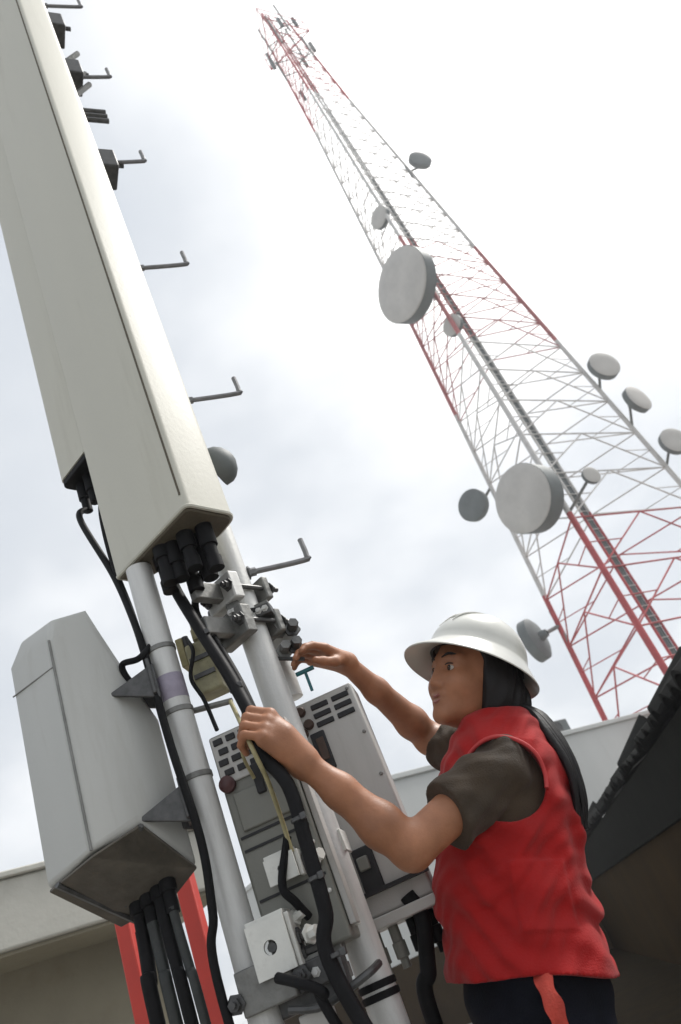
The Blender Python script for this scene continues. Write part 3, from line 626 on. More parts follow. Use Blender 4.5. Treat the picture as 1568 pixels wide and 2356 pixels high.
# clamp hardware around the foot of pole 1
z = ZY(P1[0], P1[1], 2250); c = P1 + ZUP * z
t = thing('pipe_clamp', c, 'steel clamp with bolts round the left pole at the bottom of the picture', 'clamp', 'pipe clamps on the left pole')
build('jaw', MB().box(c + V3(.03, -.036, -.02), (.05, .008, .036)), 'galv_dark', t, bevel=.003); build('rear_jaw', MB().box(c + V3(.03, .042, -.02), (.06, .01, .032)), 'galv_dark', t, bevel=.003)
for dx in (-.012 - .035, .075):
    build('stud', bolt(MB().tube([c + V3(dx + .02, -.07, -.03), c + V3(dx + .02, .09, -.03)], .006, 8), c + V3(dx + .02, -.046, -.03), V3(0, -1, 0), .011, .015), 'bolt', t)
build('cross_arm', MB().box(c + V3(.085, .02, -.05), (.075, .02, .03)), 'bolt', t, bevel=.004)
build('pinkish_spacer', MB().box(c + V3(.095, -.02, -.12), (.028, .02, .035)), 'unit', t, bevel=.003)
build('u_bolt', MB().tube(spline([c + V3(.06, -.05, -.07), c + V3(.12, -.06, -.085), c + V3(.2, -.05, -.07), c + V3(.22, .0, -.06)], 5), .007, 8), 'bolt', t)

# olive filter between the poles, yellowish tags and links
c = WY(478, 1540, 1.64); ft = thing('filter_box', c, 'olive filter box with fittings between the two poles', 'filter box')
build('casing', MB().box(c, (.030, .03, .062)), 'olive', ft, bevel=.006)
for dx, dz, hh in ((-.028, .075, .03), (0.0, .085, .045), (.022, .07, .02)): build('port', MB().lathe(c + V3(dx, -.005, dz - .012), ZUP, [(0, .011), (hh * .6, .011), (hh * .62, .008), (hh, .008)], 10), 'bolt' if dx else 'yellow', ft)
for dz in (-.02, .02): build('rib', MB().box(c + V3(0, -.032, dz), (.024, .003, .005)), 'bolt', ft)
build('hanger', MB().tube([WY(410, 1645, 1.60), WY(535, 1612, 1.60)], .0065, 8), 'galv_dark', ft)
build('side_plate', MB().box(c + V3(-.04, 0, .055), (.008, .02, .035)), 'yellow', ft, bevel=.002)

# ---- cables
def cable(nm, pts, r, mat, label, n=8, group=None, cat='cable'):
    m = MB().tube(spline(pts, 10), r, 12); o = build(nm, m, mat, angle=60); return tag(o, label, cat, group)
HANDC = WY(592, 1690, 1.475)
cable('feeder_cable', [V3(-.385, 1.545, zb - .08), WY(400, 1345, 1.60), WY(455, 1440, 1.57), WY(525, 1550, 1.52), HANDC + V3(0, 0, .035), HANDC - V3(0, 0, .04), WY(664, 1808, 1.47), WY(704, 1935, 1.47), WY(748, 2090, 1.47), WY(796, 2290, 1.47), V3(-.155, 1.46, .45), V3(-.13, 1.5, .02)], .0132, 'rubber', 'thick black feeder cable gripped by the near hand', cat='cable')
cable('feeder_cable', [V3(-.325, 1.56, zb - .08), WY(450, 1400, 1.66), WY(500, 1480, 1.60), WY(552, 1570, 1.55), WY(600, 1672, 1.53), WY(660, 1800, 1.51), WY(705, 1930, 1.505), WY(752, 2085, 1.505), WY(805, 2290, 1.505), V3(-.145, 1.505, .4), V3(-.10, 1.55, .02)], .009, 'rubber', 'thinner black feeder cable running just behind the gripped one')
cable('jumper_cable', [V3(cpts[0][0], cpts[0][1], zc - .10), WY(185, 1195, 1.66), WY(260, 1320, 1.62), WY(305, 1420, 1.58), WY(332, 1500, 1.55), WY(352, 1570, 1.54), WY(395, 1720, 1.525), WY(462, 1930, 1.52), WY(490, 2100, 1.52), WY(512, 2300, 1.52), V3(-.50, 1.53, .5), V3(-.5, 1.55, .02)], .0085, 'rubber', 'slim black jumper cable running down the left pole from the rear panel')
cable('jumper_cable', [V3(cpts[2][0], cpts[2][1], zc - .10), WY(235, 1190, 1.64), WY(262, 1300, 1.62), WY(300, 1400, 1.6), WY(330, 1490, 1.57)], .0075, 'rubber', 'slim black jumper cable curving under the left edge of the large panel')
cable('jumper_cable', [WY(352, 1480, 1.56), WY(320, 1515, 1.53), WY(282, 1530, 1.53), WY(300, 1568, 1.55), WY(345, 1600, 1.57)], .007, 'rubber', 'short black cable loop above the box antenna bracket')
lows = [(.30, 300, 2070, 372, .0135, 'rubber', 'leftmost black cable hanging from the box antenna'), (.38, 335, 2080, 415, .0115, 'rubber_grey', 'second cable from the left hanging from the box antenna'),
        (.5, 370, 2075, 450, .012, 'rubber', 'third cable from the left hanging from the box antenna'), (.66, 402, 2060, 482, .009, 'rubber_grey', 'rightmost cable hanging from the box antenna')]
for k, (t_, x0, y0, x1, r_, mm, lb_) in enumerate(lows):
    t = (.25, .45, .65, .82)[k]; q = cb * .35 + (bot[5] * (1 - t) + bot[3] * t) * .65 + nb_ * .03 - ZUP * .04
    p_ = WY(x1 - 12, 2340, q[1] - .02); cable('antenna_cable', [q, q * .8 + p_ * .2 - ZUP * .01, q * .4 + p_ * .6, p_, V3(p_[0], p_[1] + .03, .45), V3(p_[0] + .02, p_[1] + .08, .02)], r_, mm, lb_, group='cables under the box antenna')
pw0, pw1 = WY(972, 2112, 1.80), WY(1000, 2356, 1.80)
cable('power_cable', [pw0 + V3(-.012, 0, .05), pw0, pw0 * .5 + pw1 * .5, pw1, V3(pw1[0] + .01, 1.80, .4), V3(pw1[0] + .02, 1.82, .02)], .0165, 'rubber', 'black power cable hanging right of the right pole, beside the worker')
cable('jumper_cable', [WY(640, 2250, 1.5), WY(690, 2262, 1.47), WY(745, 2285, 1.47), WY(770, 2350, 1.48), V3(-.2, 1.48, .5), V3(-.2, 1.5, .02)], .009, 'rubber', 'black cable leaving the left pole clamp near the bottom edge')
cable('jumper_cable', [WY(662, 1925, 1.56), WY(650, 2035, 1.545), WY(680, 2075, 1.55), WY(712, 2110, 1.57)], .008, 'rubber', 'short black cable between the two white drilled brackets')
cable('ground_wire', [WY(530, 1612, 1.60), WY(548, 1650, 1.53), WY(566, 1690, 1.455), WY(592, 1745, 1.45), WY(618, 1800, 1.49), WY(650, 1890, 1.545), WY(672, 1960, 1.56)], .0045, 'yellow', 'thin yellow-green ground wire pinched in the near hand', cat='wire')
cable('ground_wire', [WY(548, 1600, 1.60), WY(560, 1640, 1.56), WY(556, 1690, 1.50), WY(560, 1740, 1.52), WY(585, 1790, 1.56)], .0035, 'yellow', 'thin yellowish wire loop left of the near hand', cat='wire')

# small ties, blocks and plates on the rig
for px, py, Y in ((470, 1462, 1.565), (545, 1585, 1.51), (688, 1885, 1.47), (728, 2020, 1.47), (778, 2195, 1.47)):
    c = WY(px, py, Y); ti = thing('cable_tie', c, {470: 'black tie on the feeder cable just below the large panel', 545: 'black tie on the feeder cable above the gripping hand', 688: 'black tie on the feeder cable below the gripping hand', 728: 'black tie on the feeder cable beside the smaller drilled bracket', 778: 'black tie on the feeder cable near the bottom edge'}[px], 'cable tie', 'ties on the feeder cable')
    ad = unit(WY(px + 8, py + 24, Y) - c); build('strap', MB().lathe(c - ad * .004, ad, [(0, .0134), (.001, .0150), (.007, .0150), (.008, .0134)], 16), 'bolt', ti); build('lock', MB().box(c + V3(.012, -.014, 0), (.005, .004, .006)), 'bolt', ti, bevel=.001)
for px, py, Y, hx, hz, mm, lab in ((600, 1412, 1.70, .03, .014, 'bolt', 'dark bolted block on the right pole under the upper clamp'), (545, 1412, 1.66, .016, .022, 'galv_dark', 'small grey block left of the right pole under the upper clamp'), (700, 2250, 1.56, .05, .022, 'bolt', 'dark terminal block between the pole feet at the bottom edge'), (760, 2150, 1.62, .018, .04, 'galv_dark', 'grey junction block under the pale radio unit')):
    c = WY(px, py, Y); jb = thing('junction_block', c - ZUP * hz, lab, 'block', 'small junction blocks on the rig')
    build('casing', MB().box(c, (hx, .018, hz)), mm, jb, bevel=.003)
    for dx in (-.55, .0, .55): build('screw', bolt(MB(), c + V3(dx * hx, -.018, 0), V3(0, -1, 0), .0055, .008), 'galv', jb)
    build('lid', MB().box(c + V3(0, 0, hz + .003), (hx * .9, .015, .003)), 'galv_dark', jb)
cable('jumper_cable', [WY(430, 1470, 1.63), WY(445, 1500, 1.58), WY(440, 1560, 1.58), WY(470, 1610, 1.59), WY(500, 1680, 1.575)], .0045, 'rubber', 'thin black lead hanging in front of the olive filter box')
# ---- red posts far left bottom
for px, py, px2, wd, lb_ in ((286, 2120, 336, .044, 'red steel post behind the cables, left of the pair'), (436, 2050, 512, .048, 'red steel post between cables and left pole, right of the pair')):
    q = WY(px + 22, py + 100, 2.35); t = thing('red_post', (q[0], q[1], 0), lb_, 'post', 'red steel posts')
    zt_ = ZY(q[0], q[1], py - 60)
    build('shaft', MB().box((q[0], q[1], zt_ / 2 + .006), (wd / 2, wd / 2, zt_ / 2 - .006)), 'red_post', t, bevel=.005)
    build('foot_plate', MB().box((q[0], q[1], .006), (.09, .09, .006)), 'red_post', t)
    build('cap', MB().box((q[0], q[1], zt_ + .004), (wd / 2 + .004, wd / 2 + .004, .004)), 'red_post', t)

# ================================================================== the worker
class SDF:
    def __init__(s, lo, hi, h, big=0.08):
        s.o = np.array(lo, np.float32); s.h = h; s.n = np.ceil((np.array(hi) - lo) / h).astype(int) + 1; s.big = big
        s.d = np.full(s.n, big, np.float32)
    def region(s, lo, hi):
        i0 = np.clip(np.floor((lo - s.o) / s.h).astype(int), 0, s.n); i1 = np.clip(np.ceil((hi - s.o) / s.h).astype(int) + 1, 0, s.n)
        sl = tuple(slice(a, b) for a, b in zip(i0, i1))
        ax = [s.o[k] + s.h * np.arange(i0[k], i1[k], dtype=np.float32) for k in range(3)]
        return sl, np.stack(np.meshgrid(*ax, indexing='ij'), -1)
    def put(s, fn, lo, hi, k=0.01, mode='add'):
        pad = s.big * .8 + k if mode == 'add' else k + .01
        sl, P = s.region(np.asarray(lo) - pad, np.asarray(hi) + pad)
        if P.size == 0: return s
        b = np.clip(fn(P), -1, s.big).astype(np.float32); a = s.d[sl]
        if mode == 'add':
            hh = np.maximum(k - np.abs(a - b), 0) / max(k, 1e-6); s.d[sl] = np.minimum(a, b) - hh * hh * k * .25
        elif mode == 'cut':
            b = -b; hh = np.maximum(k - np.abs(a - b), 0) / max(k, 1e-6); s.d[sl] = np.maximum(a, b) + hh * hh * k * .25
        return s
    def cone(s, a, b, ra, rb, k=.01, mode='add'):
        a = np.asarray(a, float); b = np.asarray(b, float); ab = b - a; L = ab @ ab + 1e-12
        def fn(P):
            t = np.clip(((P - a) @ ab) / L, 0, 1); return np.linalg.norm(P - a - t[..., None] * ab, axis=-1) - (ra + (rb - ra) * t)
        m = max(ra, rb); return s.put(fn, np.minimum(a, b) - m, np.maximum(a, b) + m, k, mode)
    def chain(s, pts, rs, k=.008):
        for i in range(len(pts) - 1): s.cone(pts[i], pts[i + 1], rs[i], rs[i + 1], k)
        return s
    def ell(s, c, r, ax, k=.01, mode='add'):
        c = np.asarray(c, float); A = np.array(ax); r = np.asarray(r, float)
        def fn(P):
            q = (P - c) @ A.T; k0 = np.linalg.norm(q / r, axis=-1); k1 = np.linalg.norm(q / (r * r), axis=-1) + 1e-9
            return k0 * (k0 - 1) / k1
        m = r.max(); return s.put(fn, c - m, c + m, k, mode)
    def everywhere(s, fn):
        sl, P = s.region(s.o - 1, s.o + s.n * s.h + 1); s.d[sl] = fn(s.d[sl], P); return s
    def mesh(s):
        d = s.d; n = d.shape; ins = d < 0
        c = [ins[i:n[0] - 1 + i, j:n[1] - 1 + j, k:n[2] - 1 + k] for i in (0, 1) for j in (0, 1) for k in (0, 1)]
        cnt = sum(x.astype(np.int8) for x in c); act = (cnt > 0) & (cnt < 8)
        idx = np.argwhere(act); ids = np.full(act.shape, -1, np.int64); ids[act] = np.arange(len(idx))
        pos = np.zeros((len(idx), 3)); num = np.zeros(len(idx))
        cor = [(i, j, k) for i in (0, 1) for j in (0, 1) for k in (0, 1)]
        vals = {q: d[idx[:, 0] + q[0], idx[:, 1] + q[1], idx[:, 2] + q[2]].astype(float) for q in cor}
        for q in cor:
            for axx in range(3):
                if q[axx]: continue
                q2 = list(q); q2[axx] = 1; q2 = tuple(q2); a, b = vals[q], vals[q2]; m = (a < 0) != (b < 0)
                t = np.where(m, a / np.where(m, a - b, 1), 0); p = np.tile(np.array(q, float), (len(idx), 1)); p[:, axx] = t
                pos[m] += p[m]; num[m] += 1
        V = s.o + s.h * (idx + pos / num[:, None]); fs = []
        for axx in range(3):
            o1, o2 = [(1, 2), (2, 0), (0, 1)][axx]
            sl0 = [slice(1, n[k] - 1) for k in range(3)]; sl0[axx] = slice(0, n[axx] - 1); sl1 = list(sl0); sl1[axx] = slice(1, n[axx])
            A, B = ins[tuple(sl0)], ins[tuple(sl1)]; w_ = np.argwhere(A != B)
            if len(w_) == 0: continue
            fl = A[tuple(w_.T)]; base = w_ + np.array([0 if k == axx else 1 for k in range(3)])
            def cid(da, db):
                q = base.copy(); q[:, o1] -= da; q[:, o2] -= db; return ids[tuple(q.T)]
            quad = np.stack([cid(1, 1), cid(0, 1), cid(0, 0), cid(1, 0)], 1); quad[~fl] = quad[~fl][:, ::-1]; fs.append(quad)
        return V, np.concatenate(fs)
    def build(s, name, mat, parent, smooth_iter=0, label=None):
        V, Fq = s.mesh(); off = world_off(parent)
        me = bpy.data.meshes.new(name); me.vertices.add(len(V)); me.vertices.foreach_set('co', (V - off).astype(np.float32).ravel())
        me.loops.add(Fq.size); me.loops.foreach_set('vertex_index', Fq.ravel().astype(np.int32)); me.polygons.add(len(Fq))
        me.polygons.foreach_set('loop_start', np.arange(0, Fq.size, 4, dtype=np.int32)); me.update(calc_edges=True); me.validate()
        me.materials.append(MT[mat]); me.shade_smooth()
        o = bpy.data.objects.new(name, me); col.objects.link(o); o.parent = parent
        if smooth_iter: m_ = o.modifiers.new('relax', 'SMOOTH'); m_.iterations = smooth_iter; m_.factor = .5
        if label: o['label'] = label
        return o

PEL = WY(1222, 2295, 1.80); NECK = WY(1122, 1648, 1.82); HEAD = WY(1087, 1558, 1.785)
LSH = WY(1150, 1768, 1.66); LEL = WY(948, 1952, 1.56); LWR = WY(697, 1752, 1.50)
RSH = V3(.075, 1.955, 1.335); REL = WY(990, 1700, 2.06); RWR = WY(797, 1526, 1.845)
person = thing('person', (PEL[0], PEL[1], 0), 'worker in white hard hat, red vest and dark shirt reaching to the antenna pole', 'person')
tu = unit(NECK - PEL); TL = np.linalg.norm(NECK - PEL); tl_ = unit(LSH - RSH); tl_ = unit(tl_ - tu * (tl_ @ tu)); tl_ = unit(tl_ * .6 + unit(V3(0, -1, 0) - tu * (V3(0, -1, 0) @ tu)) * .4); tf = np.cross(tl_, tu)   # forward
tf = unit(tf) if tf[0] < 0 else -unit(tf)
# torso loft: t, forward offset, half depth, half width
LOFT = np.array([[-.25, -.02, .108, .150], [-.08, -.018, .122, .160], [.1, -.008, .126, .155], [.3, .004, .122, .145], [.5, .004, .126, .152], [.68, -.004, .122, .160], [.82, -.012, .098, .152], [.92, -.015, .072, .110], [1.0, -.012, .055, .060], [1.1, -.005, .05, .055]])
def torso(P, infl=0.0, wav=0.0):
    q = P - PEL; t = (q @ tu) / TL; x = q @ tf; y = q @ tl_
    o_ = np.interp(t, LOFT[:, 0], LOFT[:, 1]); a_ = np.interp(t, LOFT[:, 0], LOFT[:, 2]) + infl; b_ = np.interp(t, LOFT[:, 0], LOFT[:, 3]) + infl
    x = x - o_; t = t + 0 * x; rr = np.sqrt((x / a_) ** 2 + (y / b_) ** 2) + 1e-6
    d = np.maximum((rr - 1) * np.minimum(a_, b_), np.maximum((t - 1.08) * TL, (-.22 - t) * TL))
    return d, t, x, y
# head frame
hf = unit(V3(-.68, -.60, .33)); hl = unit(V3(0, -1, 0) - hf * (V3(0, -1, 0) @ hf)); hu = np.cross(hf, hl); hu = hu if hu[2] > 0 else -hu
HA = (hf, hl, hu)
def hp(f_, l_, u_): return HEAD + hf * f_ + hl * l_ + hu * u_

B = SDF((-.40, 1.40, .80), (.27, 2.16, 1.72), .0032)
B.put(lambda P: np.maximum(torso(P, -.004)[0], (.02 - torso(P)[1]) * TL), PEL - .3, NECK + .2, .01)
B.ell(hp(-.010, 0, .026), (.094, .076, .090), HA, .02)
B.ell(hp(.032, 0, -.028), (.060, .059, .086), HA, .02)
B.ell(hp(.040, 0, -.074), (.046, .046, .038), HA, .02)
B.cone(hp(.076, -.008, -.098), hp(.076, .008, -.098), .017, .017, .02)
B.cone(hp(.085, 0, .010), hp(.0985, 0, -.030), .0075, .0115, .014)
for s in (-1, 1):
    B.cone(hp(.093, s * .011, -.035), hp(.088, s * .014, -.035), .0075, .007, .009)
    B.cone(hp(.078, s * .012, .026), hp(.066, s * .046, .022), .011, .010, .014)
    B.ell(hp(.058, s * .035, -.030), (.029, .026, .028), HA, .024)
    B.ell(hp(.092, s * .031, .002), (.018, .016, .011), HA, .010, 'cut')
    B.cone(hp(.083, s * .018, .0085), hp(.071, s * .046, .006), .0055, .005, .006)
    B.cone(hp(.082, s * .020, -.010), hp(.071, s * .044, -.009), .004, .0035, .006)
    B.ell(hp(-.008, s * .070, -.012), (.018, .009, .028), HA, .008)
B.cone(hp(.087, -.018, -.058), hp(.087, .018, -.058), .0068, .0068, .008); B.cone(hp(.084, -.014, -.070), hp(.084, .014, -.070), .0080, .0085, .008)
B.cone(hp(.094, -.02, -.0635), hp(.094, .02, -.0635), .0025, .0025, .004, 'cut')
B.cone(hp(-.022, 0, -.05), NECK - tu * .02, .050, .056, .03)
# arms
B.cone(LSH, LEL, .044, .038, .03); B.cone(RSH, REL, .045, .040, .03)
fl = unit(LWR - LEL)
B.chain([LEL, LEL + fl * .07 + V3(0, 0, -.004), LEL * .35 + LWR * .65, LWR], [.035, .039, .030, .0235], .02)
fr_ = unit(RWR - REL)
B.chain([REL, REL + fr_ * .07, REL * .35 + RWR * .65, RWR], [.034, .038, .029, .0225], .02)
# near (left) hand, closed round the feeder cable
ca_ = unit(WY(525, 1550, 1.52) - WY(662, 1808, 1.47)); ca_ = ca_ if ca_[2] > 0 else -ca_
hd_ = unit(HANDC - LWR); hd_ = unit(hd_ - ca_ * (hd_ @ ca_) * .35)
sd_ = unit(np.cross(ca_, hd_)); sd_ = sd_ if sd_[1] < 0 else -sd_            # towards camera
ax_ = unit(np.cross(hd_, sd_)); ax_ = ax_ if ax_[2] > 0 else -ax_           # along the finger row, index up
PALM = HANDC - hd_ * .048 + sd_ * .022
for t in (-1, -.35, .35, 1):
    B.cone(LWR + ax_ * .010 * t, HANDC - hd_ * .012 + sd_ * .026 + ax_ * .030 * t, .019, .0145, .016)
B.cone(LWR, PALM, .025, .022, .02)
tips_l = []
for i, t in enumerate((1.0, .36, -.3, -.95)):                              # index .. little
    ln = (.95, 1.05, 1.0, .82)[i]; r_ = (.0098, .0100, .0094, .0082)[i]
    o_ = ax_ * (.031 * t)
    k0 = HANDC - hd_ * .008 + sd_ * .031 + o_; k1 = HANDC + hd_ * .029 * ln + sd_ * .020 + o_ * 1.02; k2 = HANDC + hd_ * .026 * ln - sd_ * .010 + o_; k3 = HANDC + hd_ * .006 - sd_ * .027 + o_ * .95
    B.cone(k0, k0, r_ * 1.12, r_ * 1.12, .008); B.chain([k0, k1, k2, k3], [r_ * 1.08, r_, r_ * .93, r_ * .82], .003); tips_l.append((k1, k2, k3, r_))
th0 = LWR + hd_ * .026 + ax_ * .018 + sd_ * .006; th1 = HANDC - hd_ * .030 + ax_ * .044 - sd_ * .004; th2 = HANDC + hd_ * .004 + ax_ * .050 - sd_ * .012; th3 = HANDC + hd_ * .026 + ax_ * .046 - sd_ * .006
B.chain([th0, th1, th2, th3], [.0165, .0125, .0112, .0090], .008)
# far (right) hand, fingers reaching to a bolt
rh_d = unit(WY(715, 1503, 1.765) - RWR); rsd = unit(np.cross(rh_d, ZUP)); rsd = rsd if rsd[1] < 0 else -rsd; rup = np.cross(rsd, rh_d); rup = rup if rup[2] > 0 else -rup
KN = RWR + rh_d * .085
for t in (-1, -.35, .35, 1): B.cone(RWR + rsd * .008 * t, KN + rsd * .029 * t + rup * (.006 - .004 * t * t), .019, .0125, .014)
for i, t in enumerate((1.0, .36, -.3, -.95)):
    ln = (.92, 1.03, .97, .78)[i]; r_ = (.0094, .0096, .0090, .0080)[i]; b0 = KN + rsd * .030 * t + rup * .004
    dn = (.45, .6, .75, .9)[i]; k1 = b0 + unit(rh_d - rup * .25 * dn) * .040 * ln; k2 = k1 + unit(rh_d - rup * 1.1 * dn) * .027 * ln; k3 = k2 + unit(rh_d * .6 - rup * 1.5 * dn) * .020 * ln
    B.chain([b0, k1, k2, k3], [r_ * 1.12, r_, r_ * .93, r_ * .82], .003)
t0_ = RWR + rh_d * .03 + rsd * .018 - rup * .006; t1_ = t0_ + rh_d * .032 + rsd * .010 - rup * .022; t2_ = t1_ + rh_d * .034 - rup * .008; t3_ = t2_ + rh_d * .022 - rup * .002
B.chain([t0_, t1_, t2_, t3_], [.0155, .0122, .0108, .0086], .008)
B.build('body', 'skin', person, 2)

# face details
for s in (-1, 1):
    ey = MB(); ec_ = hp(.0725, s * .0315, .001)
    ey.lathe(ec_ - hf * .0135, hf, [(0, .001)] + [(.0118 - .0118 * math.cos(math.pi * k / 10), max(.001, .0118 * math.sin(math.pi * k / 10))) for k in range(1, 10)] + [(.0236, .001)], 18)
    eo = build('eye', ey, 'eye', person)
    gz = unit(hf * .93 - hl * .22 - hu * .06); build('iris', MB().lathe(ec_ + gz * .0092, gz, [(0, .0066), (.0022, .0058), (.0032, .002)], 16), 'iris', eo)
    eb = MB(); eb.tube(spline([hp(.0905, s * .014, .025), hp(.0855, s * .032, .031), hp(.071, s * .050, .026)], 5), [.0022] * 3 + [.003] * 5 + [.0022] * 2 + [.001], 6); build('eyebrow', eb, 'hair', person)
    build('eyelash', MB().tube(spline([hp(.086, s * .017, .0065), hp(.0845, s * .031, .0095), hp(.073, s * .047, .006)], 4), .0016, 5), 'hair', person)
lp_ = MB(); lp_.tube(spline([hp(.0850, -.021, -.0625), hp(.0925, -.008, -.0582), hp(.0930, 0, -.0592), hp(.0925, .008, -.0582), hp(.0850, .021, -.0625)], 4), [.001] + [.0036] * 15 + [.001], 6)
lp_.tube(spline([hp(.0850, -.019, -.0645), hp(.0910, -.008, -.0705), hp(.0918, 0, -.0715), hp(.0910, .008, -.0705), hp(.0850, .019, -.0645)], 4), [.001] + [.0042] * 15 + [.001], 6)
build('lips', lp_, 'lip', person)
# hair and dark head cloth under the hat
H = SDF(HEAD - .22, HEAD + .22, .004)
H.ell(hp(-.016, 0, .022), (.099, .084, .092), HA, .02); H.ell(hp(-.028, 0, -.040), (.066, .091, .085), HA, .03)
H.cone(hp(-.045, 0, -.07), NECK - tf * .035 + tu * .02, .062, .066, .03)
def facecut(d, P):
    q = P - HEAD; x = q @ hf; y = q @ hl; z = q @ hu
    wv = .0014 * np.sin(z * 60 + x * 160) + .0012 * np.sin(x * 240 + y * 190 + z * 30)
    lim = .020 + .030 * np.clip((z - .02) / .06, 0, 1) - .012 * np.clip((-z) / .09, 0, 1)
    return np.maximum(d + wv, x - lim)
H.everywhere(facecut); H.build('hair', 'hair', person, 1)

# shirt
T = SDF((-.28, 1.45, .80), (.30, 2.16, 1.50), .0042)
def shirt(P):
    d, t, x, y = torso(P, .010); return np.maximum(np.maximum(d, (.09 - t) * TL), t - .985 - .02 * np.clip(-x / .06, -1, 1))
T.put(shirt, PEL - .3, NECK + .2, .01)
for S_, E_, r0_, r1_, cutf in ((LSH, LEL, .056, .061, .62), (RSH, REL, .055, .056, .80)):
    ax2 = E_ - S_; L2 = ax2 @ ax2
    s1_ = unit(np.cross(ax2, V3(0.3, .2, 1)))
    def slv(P, S_=S_, ax2=ax2, L2=L2, r0_=r0_, r1_=r1_, cutf=cutf, s1_=s1_):
        tt = ((P - S_) @ ax2) / L2; tcl = np.clip(tt, -.02, 1); q = P - S_ - tcl[..., None] * ax2
        g_ = np.linalg.norm(q, axis=-1); ph = np.arctan2(q @ s1_, q @ np.cross(unit(ax2), s1_))
        wv = .0055 * np.sin(ph * 2 + tt * 9 + 1.5 * np.sin(tt * 7)) + .0028 * np.sin(ph * 3 - tt * 15 + 1.3 + 2.4 * np.sin(ph * 2 + tt * 4)) + .0010 * np.sin(ph * 7 + tt * 31 + 2 * np.sin(ph * 3))
        return np.maximum(g_ - (r0_ + (r1_ - r0_) * np.clip(tt, 0, 1)) + wv, (tt - cutf - .05 * np.sin(ph + .6)) * math.sqrt(L2))
    m = .09; T.put(slv, np.minimum(S_, E_) - m, np.maximum(S_, E_) + m, .016)
T.build('shirt', 'shirt', person, 2)
# collar of the shirt on the far side of the throat
# vest
VV = SDF((-.30, 1.50, .78), (.34, 2.10, 1.50), .0040)
SHM = PEL + tu * (((LSH - PEL) @ tu)); 
def vest(P):
    d, t, x, y = torso(P, .030)
    d = d * 1.0
    zt2 = t * TL; wx = x + .018 * np.sin(zt2 * 19 + y * 13) ; wz = zt2 + .014 * np.sin(x * 33 + 1.1) + .01 * np.sin(y * 40)
    wv = .0058 * np.sin(wz * 46 + wx * 22 + 1.5 * np.sin(wx * 24)) * np.clip((.75 - t) / .5, 0, 1) + .0035 * np.sin(wz * 82 - wx * 61 + y * 26 + 1.0) + .0035 * np.sin(wx * 58 + y * 30 + 2 * np.sin(wz * 12)) + .0016 * np.sin(wz * 150 + wx * 120)
    pk = np.maximum(np.maximum(np.abs(t - .30) * TL - .062, np.abs(x + .045) - .055), -y)
    wv = wv - .006 * np.clip(-pk / .006, 0, 1)
    flare = -.004 * np.clip((.35 - t) / .4, 0, 1)
    d = d + wv + flare
    hem = (.055 + .012 * np.sin(x * 16 + y * 9) - t) * TL
    top_ = (t - (.985 - .20 * np.clip((x - .005) / .085, 0, 1) * np.clip(1 - np.abs(y) / .085, 0, 1))) * TL
    d = np.maximum(d, np.maximum(hem, top_))
    for S_, sg in ((LSH, 1), (RSH, -1)):
        q = P - S_; fx = q @ tf; uy = q @ tu; sy = (q @ tl_) * sg
        hole = np.sqrt(((fx + .004) / .080) ** 2 + ((uy + .026) / .078) ** 2) - 1
        d = np.maximum(d, -np.maximum(hole * .09, -(sy + .062)))
    nk = np.sqrt(((x + .0) / .075) ** 2 + (y / .068) ** 2) - 1
    d = np.maximum(d, -np.maximum(nk * .065, (.945 - t) * TL))
    return d
VV.put(vest, PEL - .35, NECK + .25, .001)
vo = VV.build('vest', 'vest', person, 1)
# highlight on the near armhole edge, put in as a lighter red tube
pts = []
for k in range(41):
    a_ = 2 * math.pi * k / 40; base = LSH + tf * (-.004 + .0815 * math.cos(a_)) + tu * (-.026 + .0795 * math.sin(a_))
    best = None
    for yy in np.linspace(.07, -.12, 90):
        p = base + tl_ * yy
        if vest(p[None, :])[0] < .003: best = p; break
    if best is not None and math.sin(a_) > -.35: pts.append(best + tl_ * .004 + tu * .003)
if len(pts) > 6:
    # keep the run contiguous: start after the largest gap
    gaps = [np.linalg.norm(pts[i] - pts[i - 1]) for i in range(len(pts))]; s_ = int(np.argmax(gaps)); pts = pts[s_:] + pts[:s_]
    for _ in range(3): pts = [pts[0]] + [(pts[i - 1] + 2 * pts[i] + pts[i + 1]) / 4 for i in range(1, len(pts) - 1)] + [pts[-1]]
    build('armhole_highlight', MB().tube(pts, .0040, 8), 'edge_highlight', vo)
# long dark hair falling down the back of the vest
hb0 = hp(-.07, .012, -.05)
bk = [PEL + tu * TL * t + tf * (np.interp(t, LOFT[:, 0], LOFT[:, 1]) - np.interp(t, LOFT[:, 0], LOFT[:, 2]) - .034 - o_) + tl_ * yy for t, o_, yy in ((.97, .004, .015), (.86, .006, .03), (.74, .006, .04), (.62, .004, .045), (.52, .002, .05))]
tail = [hb0] + bk
strands = 17
for i in range(strands):
    ph = i / (strands - 1) - .5; rr_ = random.Random(40 + i)
    pts_ = []
    for k, p in enumerate(tail):
        sp2 = (.05, .075, .10, .11, .095, .045)[k]
        pts_.append(p + tl_ * (ph * sp2 + rr_.uniform(-.004, .004)) + tf * (.022 * (abs(ph) * 2) ** 2 + rr_.uniform(-.004, .004)) * (k > 0))
    sp_ = spline(pts_, 6); n_ = len(sp_); build('hair_lock', MB().tube(sp_, [.010 * (1 - .65 * max(0, k / n_ - .45) / .55) for k in range(n_)], 9), 'hair', person)
